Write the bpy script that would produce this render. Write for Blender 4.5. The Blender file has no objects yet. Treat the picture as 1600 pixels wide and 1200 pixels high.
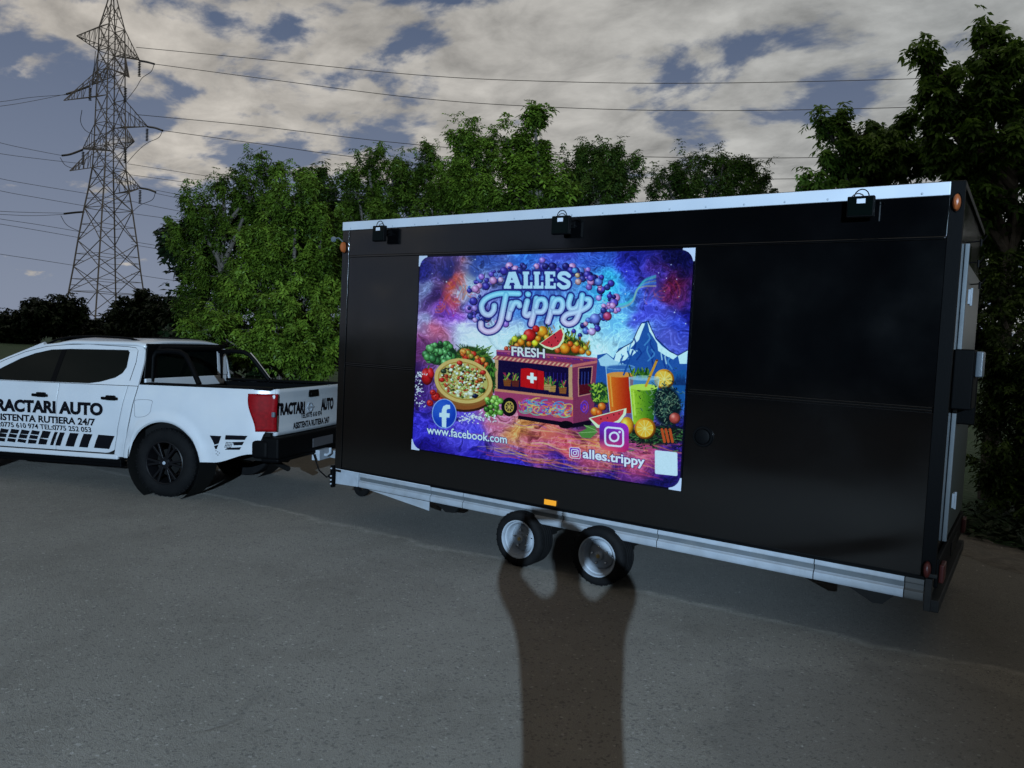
import bpy, bmesh, math, random
from mathutils import Vector, Matrix
S = bpy.context.scene
# ---------------------------------------------------------------- camera
CAM = Vector((5.9182, -5.5690, 1.92))
FWD = Vector((-0.55888, 0.82751, -0.05368)); RGT = Vector((0.82628, 0.56119, 0.04825)); UPV = Vector((-0.07005, 0.01739, 0.99739))
FOC = 1203.4
cd = bpy.data.cameras.new('camera'); cam = bpy.data.objects.new('camera', cd); S.collection.objects.link(cam)
m3 = Matrix((RGT, UPV, -FWD)).transposed(); cam.matrix_world = Matrix.Translation(CAM) @ m3.to_4x4()
cd.sensor_width = 36; cd.lens = FOC/1600*36; cd.clip_start = .02; cd.clip_end = 3000
S.camera = cam
# ---------------------------------------------------------------- sky
W = bpy.data.worlds.new('World'); S.world = W; W.use_nodes = True
nt = W.node_tree; N = nt.nodes; L = nt.links; N.clear()
def nd(t, **k):
    n = N.new(t)
    for a, b in k.items():
        if a.startswith('i_'):
            key = a[2:]; n.inputs[int(key) if key.isdigit() else key].default_value = b
        else: setattr(n, a, b)
    return n
out = nd('ShaderNodeOutputWorld'); bg = nd('ShaderNodeBackground'); L.new(bg.outputs[0], out.inputs[0])
tc = nd('ShaderNodeTexCoord'); sep = nd('ShaderNodeSeparateXYZ'); L.new(tc.outputs['Generated'], sep.inputs[0])
def mth(op, a, b=None, c=None, clamp=False):
    n = nd('ShaderNodeMath', operation=op, use_clamp=clamp)
    for i, x in enumerate((a, b, c)):
        if x is None: continue
        if isinstance(x, (int, float)): n.inputs[i].default_value = x
        else: L.new(x, n.inputs[i])
    return n.outputs[0]
zc = mth('MAXIMUM', sep.outputs[2], 0.0); den = mth('ADD', zc, .22)
u = mth('DIVIDE', sep.outputs[0], den); v = mth('DIVIDE', sep.outputs[1], den)
cmb = nd('ShaderNodeCombineXYZ'); L.new(u, cmb.inputs[0]); L.new(v, cmb.inputs[1])
mp = nd('ShaderNodeMapping'); mp.inputs['Rotation'].default_value = (0, 0, math.radians(SKY_ROT := 25)); mp.inputs['Location'].default_value = (SKY_X := 3.7, SKY_Y := 1.9, 0); mp.inputs['Scale'].default_value = (1.0, 1.25, 1)
L.new(cmb.outputs[0], mp.inputs[0])
n1 = nd('ShaderNodeTexNoise', i_Scale=3.1, i_Detail=11.0, i_Roughness=.57, i_Distortion=.2); L.new(mp.outputs[0], n1.inputs['Vector'])
n2 = nd('ShaderNodeTexNoise', i_Scale=.9, i_Detail=3.0, i_Roughness=.5); L.new(mp.outputs[0], n2.inputs['Vector'])
n3 = nd('ShaderNodeTexNoise', i_Scale=5.0, i_Detail=8.0, i_Roughness=.6, i_Distortion=.3); L.new(mp.outputs[0], n3.inputs['Vector'])
dens = mth('ADD', mth('MULTIPLY', n1.outputs[0], 1.0), mth('MULTIPLY', n2.outputs[0], .75))
# the overcast is closed towards the east (right of the view), clear low in the west
east = mth('MULTIPLY_ADD', sep.outputs[0], .16, .17)
lowc = nd('ShaderNodeMapRange', clamp=True); L.new(sep.outputs[2], lowc.inputs[0]); lowc.inputs[1].default_value = .09; lowc.inputs[2].default_value = .30; lowc.inputs[3].default_value = -.16; lowc.inputs[4].default_value = .02
dens = mth('ADD', dens, mth('ADD', mth('MULTIPLY_ADD', mth('MAXIMUM', mth('ADD', sep.outputs[0], .34), 0.0), .34, east), lowc.outputs[0]))
cov = nd('ShaderNodeMapRange', clamp=True, interpolation_type='SMOOTHSTEP'); L.new(dens, cov.inputs[0]); cov.inputs[1].default_value = .862; cov.inputs[2].default_value = .965
# cloud colour: creamy in the west, greyer in the east, with soft grey bodies
warm = nd('ShaderNodeMapRange', clamp=True); L.new(sep.outputs[0], warm.inputs[0]); warm.inputs[1].default_value = -.95; warm.inputs[2].default_value = -.1
cc = nd('ShaderNodeMix', data_type='RGBA'); L.new(warm.outputs[0], cc.inputs[0]); cc.inputs[6].default_value = (.53, .485, .425, 1); cc.inputs[7].default_value = (.40, .41, .40, 1)
sh = nd('ShaderNodeMapRange', clamp=True); L.new(n3.outputs[0], sh.inputs[0]); sh.inputs[1].default_value = .3; sh.inputs[2].default_value = .68; sh.inputs[3].default_value = .58; sh.inputs[4].default_value = 1.25
ccs = nd('ShaderNodeMix', data_type='RGBA', blend_type='MULTIPLY', i_0=1.0); L.new(cc.outputs[2], ccs.inputs[6]); L.new(sh.outputs[0], ccs.inputs[7])
el = nd('ShaderNodeMapRange', clamp=True); L.new(sep.outputs[2], el.inputs[0]); el.inputs[1].default_value = 0.0; el.inputs[2].default_value = .45
sk = nd('ShaderNodeMix', data_type='RGBA'); L.new(el.outputs[0], sk.inputs[0]); sk.inputs[6].default_value = (.225, .262, .35, 1); sk.inputs[7].default_value = (.062, .092, .165, 1)
mx = nd('ShaderNodeMix', data_type='RGBA'); L.new(mth('MULTIPLY', cov.outputs[0], .93), mx.inputs[0]); L.new(sk.outputs[2], mx.inputs[6]); L.new(ccs.outputs[2], mx.inputs[7])
# physical twilight sky underneath, very weak
nis = nd('ShaderNodeTexSky', sky_type='NISHITA', sun_disc=False, sun_elevation=math.radians(60), sun_rotation=math.radians(150))
add = nd('ShaderNodeMix', data_type='RGBA', blend_type='ADD', i_0=.0015); L.new(mx.outputs[2], add.inputs[6]); L.new(nis.outputs[0], add.inputs[7])
L.new(add.outputs[2], bg.inputs[0]); bg.inputs[1].default_value = 1.0
W.cycles.sampling_method = 'AUTOMATIC'
# ---------------------------------------------------------------- light: wide warm city glow (sun lamp) and one floodlight behind the photographer
sd = bpy.data.lights.new('city_glow', 'SUN'); sun = bpy.data.objects.new('city_glow', sd); S.collection.objects.link(sun)
sd.energy = .30; sd.angle = math.radians(55); sd.color = (1.0, .74, .36); sun.rotation_euler = (math.radians(6), 0, math.radians(150)); sun.location = (0, 0, 30)
LAMP = Vector((12.4, -16.3, 4.70)); AIM = LAMP+Vector((-math.sin(math.radians(37.5)), math.cos(math.radians(37.5)), -math.tan(math.radians(5.4))))*22
ld = bpy.data.lights.new('floodlight_beam', 'SPOT'); lamp = bpy.data.objects.new('floodlight_beam', ld); S.collection.objects.link(lamp)
ld.energy = 42000; ld.color = (.54, .76, 1.0); ld.spot_size = math.radians(37); ld.spot_blend = .55; ld.shadow_soft_size = .045
lamp.location = LAMP; lamp.rotation_euler = (AIM-LAMP).to_track_quat('-Z', 'Y').to_euler()
S.view_settings.view_transform = 'Standard'; S.view_settings.look = 'None'; S.view_settings.exposure = 0; S.view_settings.gamma = 1; S.view_settings.use_curve_mapping = False
S.render.engine = 'CYCLES'; S.cycles.use_denoising = True; S.cycles.max_bounces = 8; S.cycles.transparent_max_bounces = 12

# ---------------------------------------------------------------- helpers
def at(px, py, d):
    """world point seen at photograph pixel (px,py), d metres along the optical axis (a survey tool for layout)"""
    return CAM+d*(FWD+RGT*((px-800)/FOC)-UPV*((py-600)/FOC))
def on_ground(px, py, z=0.0):
    r = FWD+RGT*((px-800)/FOC)-UPV*((py-600)/FOC); return CAM+r*((z-CAM.z)/r.z)

class MB:
    def __init__(s): s.v = []; s.f = []
    def add(s, vs, fs):
        o = len(s.v); s.v += [tuple(v) for v in vs]; s.f += [tuple(i+o for i in f) for f in fs]; return s
    def box(s, c, d, R=None):
        x, y, z = d[0]/2, d[1]/2, d[2]/2; vs = [Vector((a*x, b*y, e*z)) for a in (-1, 1) for b in (-1, 1) for e in (-1, 1)]
        if R is not None: vs = [R @ q for q in vs]
        vs = [q+Vector(c) for q in vs]
        return s.add(vs, [(0, 1, 3, 2), (4, 6, 7, 5), (0, 4, 5, 1), (2, 3, 7, 6), (0, 2, 6, 4), (1, 5, 7, 3)])
    def box2(s, a, b): return s.box([(a[i]+b[i])/2 for i in range(3)], [abs(b[i]-a[i]) for i in range(3)])
    def bar(s, a, b, w, h=None):
        a = Vector(a); b = Vector(b); d = b-a; h = h or w
        R = d.to_track_quat('X', 'Z').to_matrix(); return s.box((a+b)/2, (d.length, w, h), R)
    def tube(s, pts, r, n=8, cap=True):
        pts = [Vector(p) for p in pts]; base = len(s.v); rs = r if isinstance(r, (list, tuple)) else [r]*len(pts)
        up = Vector((0, 0, 1))
        for i, p in enumerate(pts):
            t = (pts[min(i+1, len(pts)-1)]-pts[max(i-1, 0)]).normalized()
            a = t.cross(up)
            if a.length < .05: a = t.cross(Vector((1, 0, 0)))
            a.normalize(); b = t.cross(a)
            for k in range(n):
                q = k/n*2*math.pi; s.v.append(tuple(p+(a*math.cos(q)+b*math.sin(q))*rs[i]))
        for i in range(len(pts)-1):
            for k in range(n):
                s.f.append((base+i*n+k, base+i*n+(k+1) % n, base+(i+1)*n+(k+1) % n, base+(i+1)*n+k))
        if cap: s.f.append(tuple(base+k for k in range(n))[::-1]); s.f.append(tuple(base+(len(pts)-1)*n+k for k in range(n)))
        return s
    def lathe(s, prof, n=32, M=None, close=False):
        """prof: (radius, along-axis y) ; revolved about local Y"""
        base = len(s.v); M = M or Matrix.Identity(4)
        for r, y in prof:
            for k in range(n):
                a = k/n*2*math.pi; s.v.append(tuple(M @ Vector((r*math.cos(a), y, r*math.sin(a)))))
        m = len(prof)
        for i in range(m if close else m-1):
            j = (i+1) % m
            for k in range(n): s.f.append((base+i*n+k, base+j*n+k, base+j*n+(k+1) % n, base+i*n+(k+1) % n))
        return s
    def prism(s, poly, y0, y1, M=None):
        """poly in (x,z), extruded along y"""
        M = M or Matrix.Identity(4); n = len(poly)
        vs = [M @ Vector((p[0], y0, p[1])) for p in poly]+[M @ Vector((p[0], y1, p[1])) for p in poly]
        fs = [tuple(range(n))[::-1], tuple(range(n, 2*n))]+[(i, (i+1) % n, n+(i+1) % n, n+i) for i in range(n)]
        return s.add(vs, fs)
    def build(s, name, mat=None, parent=None, smooth=False, bevel=0, seg=2, label=None, sharp=35):
        me = bpy.data.meshes.new(name); me.from_pydata(s.v, [], s.f); me.validate()
        bm = bmesh.new(); bm.from_mesh(me); bmesh.ops.recalc_face_normals(bm, faces=bm.faces); bm.to_mesh(me); bm.free()
        o = bpy.data.objects.new(name, me); S.collection.objects.link(o)
        if mat: me.materials.append(mat)
        if parent: o.parent = parent
        if smooth:
            me.polygons.foreach_set('use_smooth', [True]*len(me.polygons)); me.set_sharp_from_angle(angle=math.radians(sharp))
        if bevel:
            b = o.modifiers.new('bevel', 'BEVEL'); b.width = bevel; b.segments = seg; b.limit_method = 'ANGLE'; b.angle_limit = math.radians(40)
            me.polygons.foreach_set('use_smooth', [True]*len(me.polygons)); w = o.modifiers.new('normals', 'WEIGHTED_NORMAL'); w.keep_sharp = True
            me.set_sharp_from_angle(angle=math.radians(180))
        if label: o['label'] = label
        return o
def empty(name, loc, rot=(0, 0, 0)):
    o = bpy.data.objects.new(name, None); S.collection.objects.link(o); o.location = loc; o.rotation_euler = rot; o.empty_display_size = .3; return o
def tag(o, label=None, cat=None, group=None, kind=None):
    if label: o['label'] = label
    if cat: o['category'] = cat
    if group: o['group'] = group
    if kind: o['kind'] = kind
    return o
def copy_tree(o, parent=None):
    c = o.copy(); S.collection.objects.link(c)
    if parent: c.parent = parent
    for ch in [x for x in S.objects if x.parent == o]: copy_tree(ch, c)
    return c
def raw_mesh(name, verts, quads, mat, parent=None, attr=None, smooth=False):
    """fast numpy mesh of quads; attr: per-face float stored as 'shade'"""
    import numpy as np
    me = bpy.data.meshes.new(name); nq = len(quads); k = quads.shape[1]
    me.vertices.add(len(verts)); me.vertices.foreach_set('co', verts.astype(np.float32).ravel())
    me.loops.add(nq*k); me.loops.foreach_set('vertex_index', quads.astype(np.int32).ravel())
    me.polygons.add(nq); me.polygons.foreach_set('loop_start', np.arange(0, nq*k, k, dtype=np.int32)); me.polygons.foreach_set('loop_total', np.full(nq, k, dtype=np.int32))
    if attr is not None:
        a = me.attributes.new('shade', 'FLOAT', 'FACE'); a.data.foreach_set('value', attr.astype(np.float32))
    me.update(); me.validate()
    if mat: me.materials.append(mat)
    o = bpy.data.objects.new(name, me); S.collection.objects.link(o)
    if parent: o.parent = parent
    return o

def mat(name, col, rough=.5, metal=0, var=0, vscale=5, bump=0, bscale=50, coat=0, ior=1.5, spec=None, dirt=None, dscale=2.0, damt=.5, trans=0, emit=None, alpha=1, rvar=0):
    m = bpy.data.materials.new(name); m.use_nodes = True; t = m.node_tree; b = t.nodes['Principled BSDF']; l = t.links
    b.inputs['Base Color'].default_value = (*col, 1); b.inputs['Roughness'].default_value = rough; b.inputs['Metallic'].default_value = metal
    b.inputs['IOR'].default_value = ior; b.inputs['Coat Weight'].default_value = coat; b.inputs['Coat Roughness'].default_value = .08
    b.inputs['Transmission Weight'].default_value = trans; b.inputs['Alpha'].default_value = alpha
    if spec is not None: b.inputs['Specular IOR Level'].default_value = spec
    if emit: b.inputs['Emission Color'].default_value = (*emit[:3], 1); b.inputs['Emission Strength'].default_value = emit[3]
    co = t.nodes.new('ShaderNodeTexCoord'); csrc = None
    if var or True:
        n = t.nodes.new('ShaderNodeTexNoise'); n.inputs['Scale'].default_value = vscale; n.inputs['Detail'].default_value = 5; l.new(co.outputs['Object'], n.inputs['Vector'])
        r = t.nodes.new('ShaderNodeMapRange'); l.new(n.outputs[0], r.inputs[0]); r.inputs[1].default_value = .25; r.inputs[2].default_value = .75; vv = max(var, .04)
        r.inputs[3].default_value = 1-vv; r.inputs[4].default_value = 1+vv
        x = t.nodes.new('ShaderNodeMix'); x.data_type = 'RGBA'; x.blend_type = 'MULTIPLY'; x.inputs[0].default_value = 1; x.inputs[6].default_value = (*col, 1); l.new(r.outputs[0], x.inputs[7]); csrc = x.outputs[2]
        if rvar:
            q = t.nodes.new('ShaderNodeMapRange'); l.new(n.outputs[0], q.inputs[0]); q.inputs[1].default_value = .3; q.inputs[2].default_value = .7; q.inputs[3].default_value = max(0, rough-rvar); q.inputs[4].default_value = min(1, rough+rvar); l.new(q.outputs[0], b.inputs['Roughness'])
    if dirt:
        n = t.nodes.new('ShaderNodeTexNoise'); n.inputs['Scale'].default_value = dscale; n.inputs['Detail'].default_value = 8; n.inputs['Roughness'].default_value = .65; l.new(co.outputs['Object'], n.inputs['Vector'])
        r = t.nodes.new('ShaderNodeMapRange'); l.new(n.outputs[0], r.inputs[0]); r.inputs[1].default_value = .45; r.inputs[2].default_value = .8; r.inputs[4].default_value = damt
        x = t.nodes.new('ShaderNodeMix'); x.data_type = 'RGBA'; l.new(r.outputs[0], x.inputs[0]); l.new(csrc, x.inputs[6]); x.inputs[7].default_value = (*dirt, 1); csrc = x.outputs[2]
    l.new(csrc, b.inputs['Base Color'])
    if bump:
        n = t.nodes.new('ShaderNodeTexNoise'); n.inputs['Scale'].default_value = bscale; n.inputs['Detail'].default_value = 4; l.new(co.outputs['Object'], n.inputs['Vector'])
        q = t.nodes.new('ShaderNodeBump'); q.inputs['Strength'].default_value = 1; q.inputs['Distance'].default_value = bump; l.new(n.outputs[0], q.inputs['Height']); l.new(q.outputs[0], b.inputs['Normal'])
    return m
# ---------------------------------------------------------------- materials
M_black = mat('black_gloss_panel', (.0007, .0008, .001), rough=.12, ior=1.68, var=.1, vscale=1.5, bump=.0012, bscale=1.3, rvar=.06)
M_blacktrim = mat('black_trim', (.0009, .001, .0012), rough=.45, spec=.06, bump=.0006, bscale=30)
M_plastic = mat('black_plastic', (.0009, .001, .0012), rough=.6, spec=.04, bump=.0008, bscale=120)
M_rubber = mat('tyre_rubber', (.0026, .0027, .0030), rough=.8, spec=.06, bump=.0015, bscale=60, dirt=(.010, .0095, .009), dscale=8, damt=.35)
M_alu = mat('aluminium_strip', (.30, .325, .36), rough=.42, metal=.25, var=.10, vscale=3, dirt=(.30, .30, .29), dscale=6, damt=.35)
M_galv = mat('galvanised_skirt', (.19, .21, .235), rough=.5, metal=.3, var=.14, vscale=9, dirt=(.16, .16, .155), dscale=5, damt=.6, bump=.0008, bscale=40)
M_galvd = mat('galvanised_groove', (.055, .064, .071), rough=.55, metal=.3, var=.14, vscale=9, dirt=(.10, .10, .095), dscale=5, damt=.5)
M_steel = mat('zinc_steel', (.15, .168, .19), rough=.62, metal=.0, var=.15, vscale=14, bump=.0006, bscale=60)
M_brass = mat('brass_hub_cap', (.35, .26, .10), rough=.3, metal=.9)
M_under = mat('chassis_paint', (.0025, .0025, .0025), rough=.7, spec=.1, dirt=(.008, .008, .007), dscale=4, damt=.5)
M_grey = mat('grey_door_panel', (.012, .018, .019), rough=.4, var=.1, vscale=4, dirt=(.012, .012, .012), dscale=3, damt=.5)
M_amber = mat('amber_lens', (.16, .04, .010), rough=.4, spec=.25)
M_orange = mat('orange_reflector', (.62, .21, .01), rough=.3, coat=.4)
M_redlens = mat('red_lens', (.10, .0016, .0028), rough=.5, coat=.0, spec=.03, var=.25, vscale=30)
M_darkred = mat('dark_red_lens', (.03, .006, .005), rough=.4, spec=.15)
M_clear = mat('clear_lens', (.05, .06, .07), rough=.3, coat=.2, bump=.001, bscale=80)
M_white = mat('white_backing', (.28, .29, .32), rough=.35)
M_truck = mat('white_truck_paint', (.275, .285, .30), rough=.3, coat=.35, var=.05, vscale=2.5, dirt=(.34, .33, .31), dscale=2.2, damt=.4, bump=.0004, bscale=3)
M_glass = mat('tinted_glass', (.001, .0018, .0016), rough=.03, spec=.10)
M_ink = mat('black_vinyl', (.0015, .0017, .003), rough=.5, spec=.1)
M_pale = mat('pale_vinyl', (.03, .03, .034), rough=.5)
M_chrome = mat('chrome', (.7, .72, .75), rough=.12, metal=1)
M_seat = mat('seat_fabric', (.02, .02, .022), rough=.9, bump=.001, bscale=200)
M_pylon = mat('weathered_lattice_steel', (.17, .15, .135), rough=.7, metal=.2, var=.3, vscale=.6)
M_insul = mat('dark_glass_insulator', (.012, .014, .016), rough=.3)
M_wire = mat('conductor_wire', (.06, .06, .065), rough=.6)
M_bark = mat('bark', (.06, .05, .04), rough=.9, var=.3, vscale=8, bump=.01, bscale=25)
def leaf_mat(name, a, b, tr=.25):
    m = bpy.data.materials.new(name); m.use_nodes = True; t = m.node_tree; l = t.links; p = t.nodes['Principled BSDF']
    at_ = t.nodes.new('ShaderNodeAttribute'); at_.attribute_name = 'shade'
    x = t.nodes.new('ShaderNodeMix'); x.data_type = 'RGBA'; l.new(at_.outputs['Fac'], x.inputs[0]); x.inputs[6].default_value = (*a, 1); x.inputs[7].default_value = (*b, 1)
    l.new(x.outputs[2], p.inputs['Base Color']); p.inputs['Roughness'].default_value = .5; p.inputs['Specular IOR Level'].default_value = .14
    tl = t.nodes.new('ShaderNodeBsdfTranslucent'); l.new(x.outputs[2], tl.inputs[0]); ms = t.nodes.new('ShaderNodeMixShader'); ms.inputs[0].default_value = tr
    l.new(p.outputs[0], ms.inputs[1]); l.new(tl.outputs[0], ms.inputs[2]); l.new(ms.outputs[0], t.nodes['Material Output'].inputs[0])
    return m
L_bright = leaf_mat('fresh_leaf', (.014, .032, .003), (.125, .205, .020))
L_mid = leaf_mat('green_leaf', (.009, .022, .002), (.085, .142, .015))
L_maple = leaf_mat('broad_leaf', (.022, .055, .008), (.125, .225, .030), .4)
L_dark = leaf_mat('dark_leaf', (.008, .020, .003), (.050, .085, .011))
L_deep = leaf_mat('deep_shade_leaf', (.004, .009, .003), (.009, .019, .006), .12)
L_grass = leaf_mat('grass_blade', (.02, .06, .012), (.05, .11, .02))

def asphalt_mat():
    m = bpy.data.materials.new('worn_asphalt'); m.use_nodes = True; t = m.node_tree; l = t.links; p = t.nodes['Principled BSDF']; nn = t.nodes.new
    g = nn('ShaderNodeNewGeometry'); pos = g.outputs['Position']
    def noise(sc, det=4, ro=.55, dist=0):
        n = nn('ShaderNodeTexNoise'); n.inputs['Scale'].default_value = sc; n.inputs['Detail'].default_value = det; n.inputs['Roughness'].default_value = ro; n.inputs['Distortion'].default_value = dist; l.new(pos, n.inputs['Vector']); return n.outputs[0]
    def mr(x, a, b, c=0., d=1.):
        n = nn('ShaderNodeMapRange'); l.new(x, n.inputs[0]); n.inputs[1].default_value = a; n.inputs[2].default_value = b; n.inputs[3].default_value = c; n.inputs[4].default_value = d; return n.outputs[0]
    def ma(op, a, b=None, c=None, clamp=False):
        n = nn('ShaderNodeMath'); n.operation = op; n.use_clamp = clamp
        for i, x in enumerate((a, b, c)):
            if x is None: continue
            if isinstance(x, (int, float)): n.inputs[i].default_value = x
            else: l.new(x, n.inputs[i])
        return n.outputs[0]
    def mix(f, a, b, bt='MIX'):
        n = nn('ShaderNodeMix'); n.data_type = 'RGBA'; n.blend_type = bt
        for i, x in ((0, f), (6, a), (7, b)):
            if isinstance(x, tuple): n.inputs[i].default_value = (*x, 1)
            elif isinstance(x, (int, float)): n.inputs[i].default_value = x
            else: l.new(x, n.inputs[i])
        return n.outputs[2]
    sp = nn('ShaderNodeSeparateXYZ'); l.new(pos, sp.inputs[0])
    fine = noise(210, 3, .7); grit = noise(55, 3, .7); mid = noise(7, 6, .7); big = noise(.55, 5, .6, .3); patch = noise(1.6, 6, .65, .6)
    vor = nn('ShaderNodeTexVoronoi'); vor.inputs['Scale'].default_value = 75; l.new(pos, vor.inputs['Vector'])
    base = mix(mr(big, .3, .7), (.074, .068, .058), (.126, .117, .103))
    base = mix(mr(patch, .5, .72, 0, .5), base, (.056, .050, .041))
    base = mix(mr(mid, .25, .75, 0, .45), base, (.130, .120, .103))
    stone = mr(vor.outputs['Color'], .1, .95)
    base = mix(1.0, base, mix(mr(fine, .3, .7), (.38, .38, .38), (1.66, 1.64, 1.60)), 'MULTIPLY')
    base = mix(mr(stone, .93, .96, 0, .4), base, (.26, .25, .23))
    base = mix(mr(stone, .14, .10, 0, .6), base, (.04, .038, .035))
    # dusty joint line running beside the trailer, newer darker asphalt on its far side
    yl = ma('ADD', ma('MULTIPLY_ADD', sp.outputs[0], -.042, .11), ma('MULTIPLY', ma('SUBTRACT', noise(1.1, 5, .6), .5), .45))
    dl = ma('ADD', sp.outputs[1], yl)
    far = mr(dl, -.02, .06); wn = mr(noise(2.3, 4), .3, .7, .03, .10)
    line = ma('MULTIPLY', ma('SUBTRACT', 1.0, ma('DIVIDE', ma('ABSOLUTE', dl), wn), clamp=True), mr(noise(9, 5, .7), .32, .62), clamp=True)
    base = mix(ma('MULTIPLY', far, .42), base, (.052, .053, .053))
    base = mix(ma('MULTIPLY', line, .42), base, (.25, .235, .21))
    # dim ground outside the beam on the right, painted as a darker patch
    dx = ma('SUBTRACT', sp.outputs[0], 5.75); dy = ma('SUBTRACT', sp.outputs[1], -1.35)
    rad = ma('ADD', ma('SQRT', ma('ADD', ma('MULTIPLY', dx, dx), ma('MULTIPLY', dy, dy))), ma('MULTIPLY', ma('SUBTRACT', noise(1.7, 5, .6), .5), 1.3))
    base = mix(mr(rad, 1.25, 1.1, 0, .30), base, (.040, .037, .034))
    # cracks
    vc = nn('ShaderNodeTexVoronoi'); vc.feature = 'DISTANCE_TO_EDGE'; vc.inputs['Scale'].default_value = .33
    nv = nn('ShaderNodeTexNoise'); nv.inputs['Scale'].default_value = 1.4; nv.inputs['Detail'].default_value = 6; l.new(pos, nv.inputs['Vector'])
    wv = nn('ShaderNodeMix'); wv.data_type = 'RGBA'; wv.inputs[0].default_value = .35; l.new(pos, wv.inputs[6]); l.new(nv.outputs['Color'], wv.inputs[7]); l.new(wv.outputs[2], vc.inputs['Vector'])
    crk = ma('MULTIPLY', mr(vc.outputs['Distance'], .0, .006, 1, 0), mr(noise(.8, 3), .58, .66))
    base = mix(ma('MULTIPLY', crk, .25), base, (.03, .028, .026))
    l.new(base, p.inputs['Base Color']); l.new(mr(big, .3, .7, .85, .95), p.inputs['Roughness']); p.inputs['Specular IOR Level'].default_value = .35
    h = ma('ADD', ma('MULTIPLY', fine, .5), ma('ADD', ma('MULTIPLY', grit, .6), ma('ADD', ma('MULTIPLY', mid, .5), ma('MULTIPLY', crk, -.5))))
    bp = nn('ShaderNodeBump'); bp.inputs['Distance'].default_value = .020; bp.inputs['Strength'].default_value = 1.0; l.new(h, bp.inputs['Height']); l.new(bp.outputs[0], p.inputs['Normal'])
    return m
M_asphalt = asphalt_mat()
M_soil = mat('sandy_soil', (.045, .040, .034), rough=.95, var=.35, vscale=3, dirt=(.115, .105, .088), dscale=9, damt=.7, bump=.02, bscale=30)
M_field = mat('grass_field', (.007, .034, .004), rough=.95, var=.4, vscale=.4, dirt=(.016, .034, .008), dscale=2, damt=.6, bump=.05, bscale=6)
# ---------------------------------------------------------------- poster print (flat print, painted procedurally)
import numpy as np
PW, PH = 1380, 1200
def glyph_tris(s, offset=0.0, shear=0.0):
    cu = bpy.data.curves.new('lettering_source', 'FONT'); cu.body = s; cu.size = 1.0; cu.offset = offset; cu.shear = shear
    cu.resolution_u = 4
    ob = bpy.data.objects.new('lettering_source', cu)
    bpy.context.scene.collection.objects.link(ob)
    me = ob.to_mesh(); me.calc_loop_triangles()
    v = np.array([[p.co.x, p.co.y] for p in me.vertices]); t = [tuple(l.vertices) for l in me.loop_triangles]
    ob.to_mesh_clear(); bpy.data.objects.remove(ob); bpy.data.curves.remove(cu)
    lo = v.min(0); hi = v.max(0)
    return v, t, lo, hi

def vnoise(w, h, cell, rng, octv=4, gain=.5):
    out = np.zeros((h, w), np.float32); amp = 1; tot = 0
    for o in range(octv):
        gw, gh = int(w/cell)+3, int(h/cell)+3
        g = rng.random((gh, gw)).astype(np.float32)
        xs = np.arange(w)/cell; ys = np.arange(h)/cell
        xi = xs.astype(int); yi = ys.astype(int); fx = xs-xi; fy = ys-yi
        fx = fx*fx*(3-2*fx); fy = fy*fy*(3-2*fy)
        a = g[np.ix_(yi, xi)]; b = g[np.ix_(yi, xi+1)]; c = g[np.ix_(yi+1, xi)]; d = g[np.ix_(yi+1, xi+1)]
        out += amp*((a*(1-fx)+b*fx)*(1-fy)[:, None]+(c*(1-fx)+d*fx)*fy[:, None]); tot += amp
        amp *= gain; cell = max(2., cell/2)
    return out/tot

def bil(a, x, y):
    x = np.clip(x, 0, a.shape[1]-1.001); y = np.clip(y, 0, a.shape[0]-1.001)
    xi = x.astype(int); yi = y.astype(int); fx = x-xi; fy = y-yi
    if a.ndim == 3: fx = fx[..., None]; fy = fy[..., None]
    return (a[yi, xi]*(1-fx)+a[yi, xi+1]*fx)*(1-fy)+(a[yi+1, xi]*(1-fx)+a[yi+1, xi+1]*fx)*fy

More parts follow.
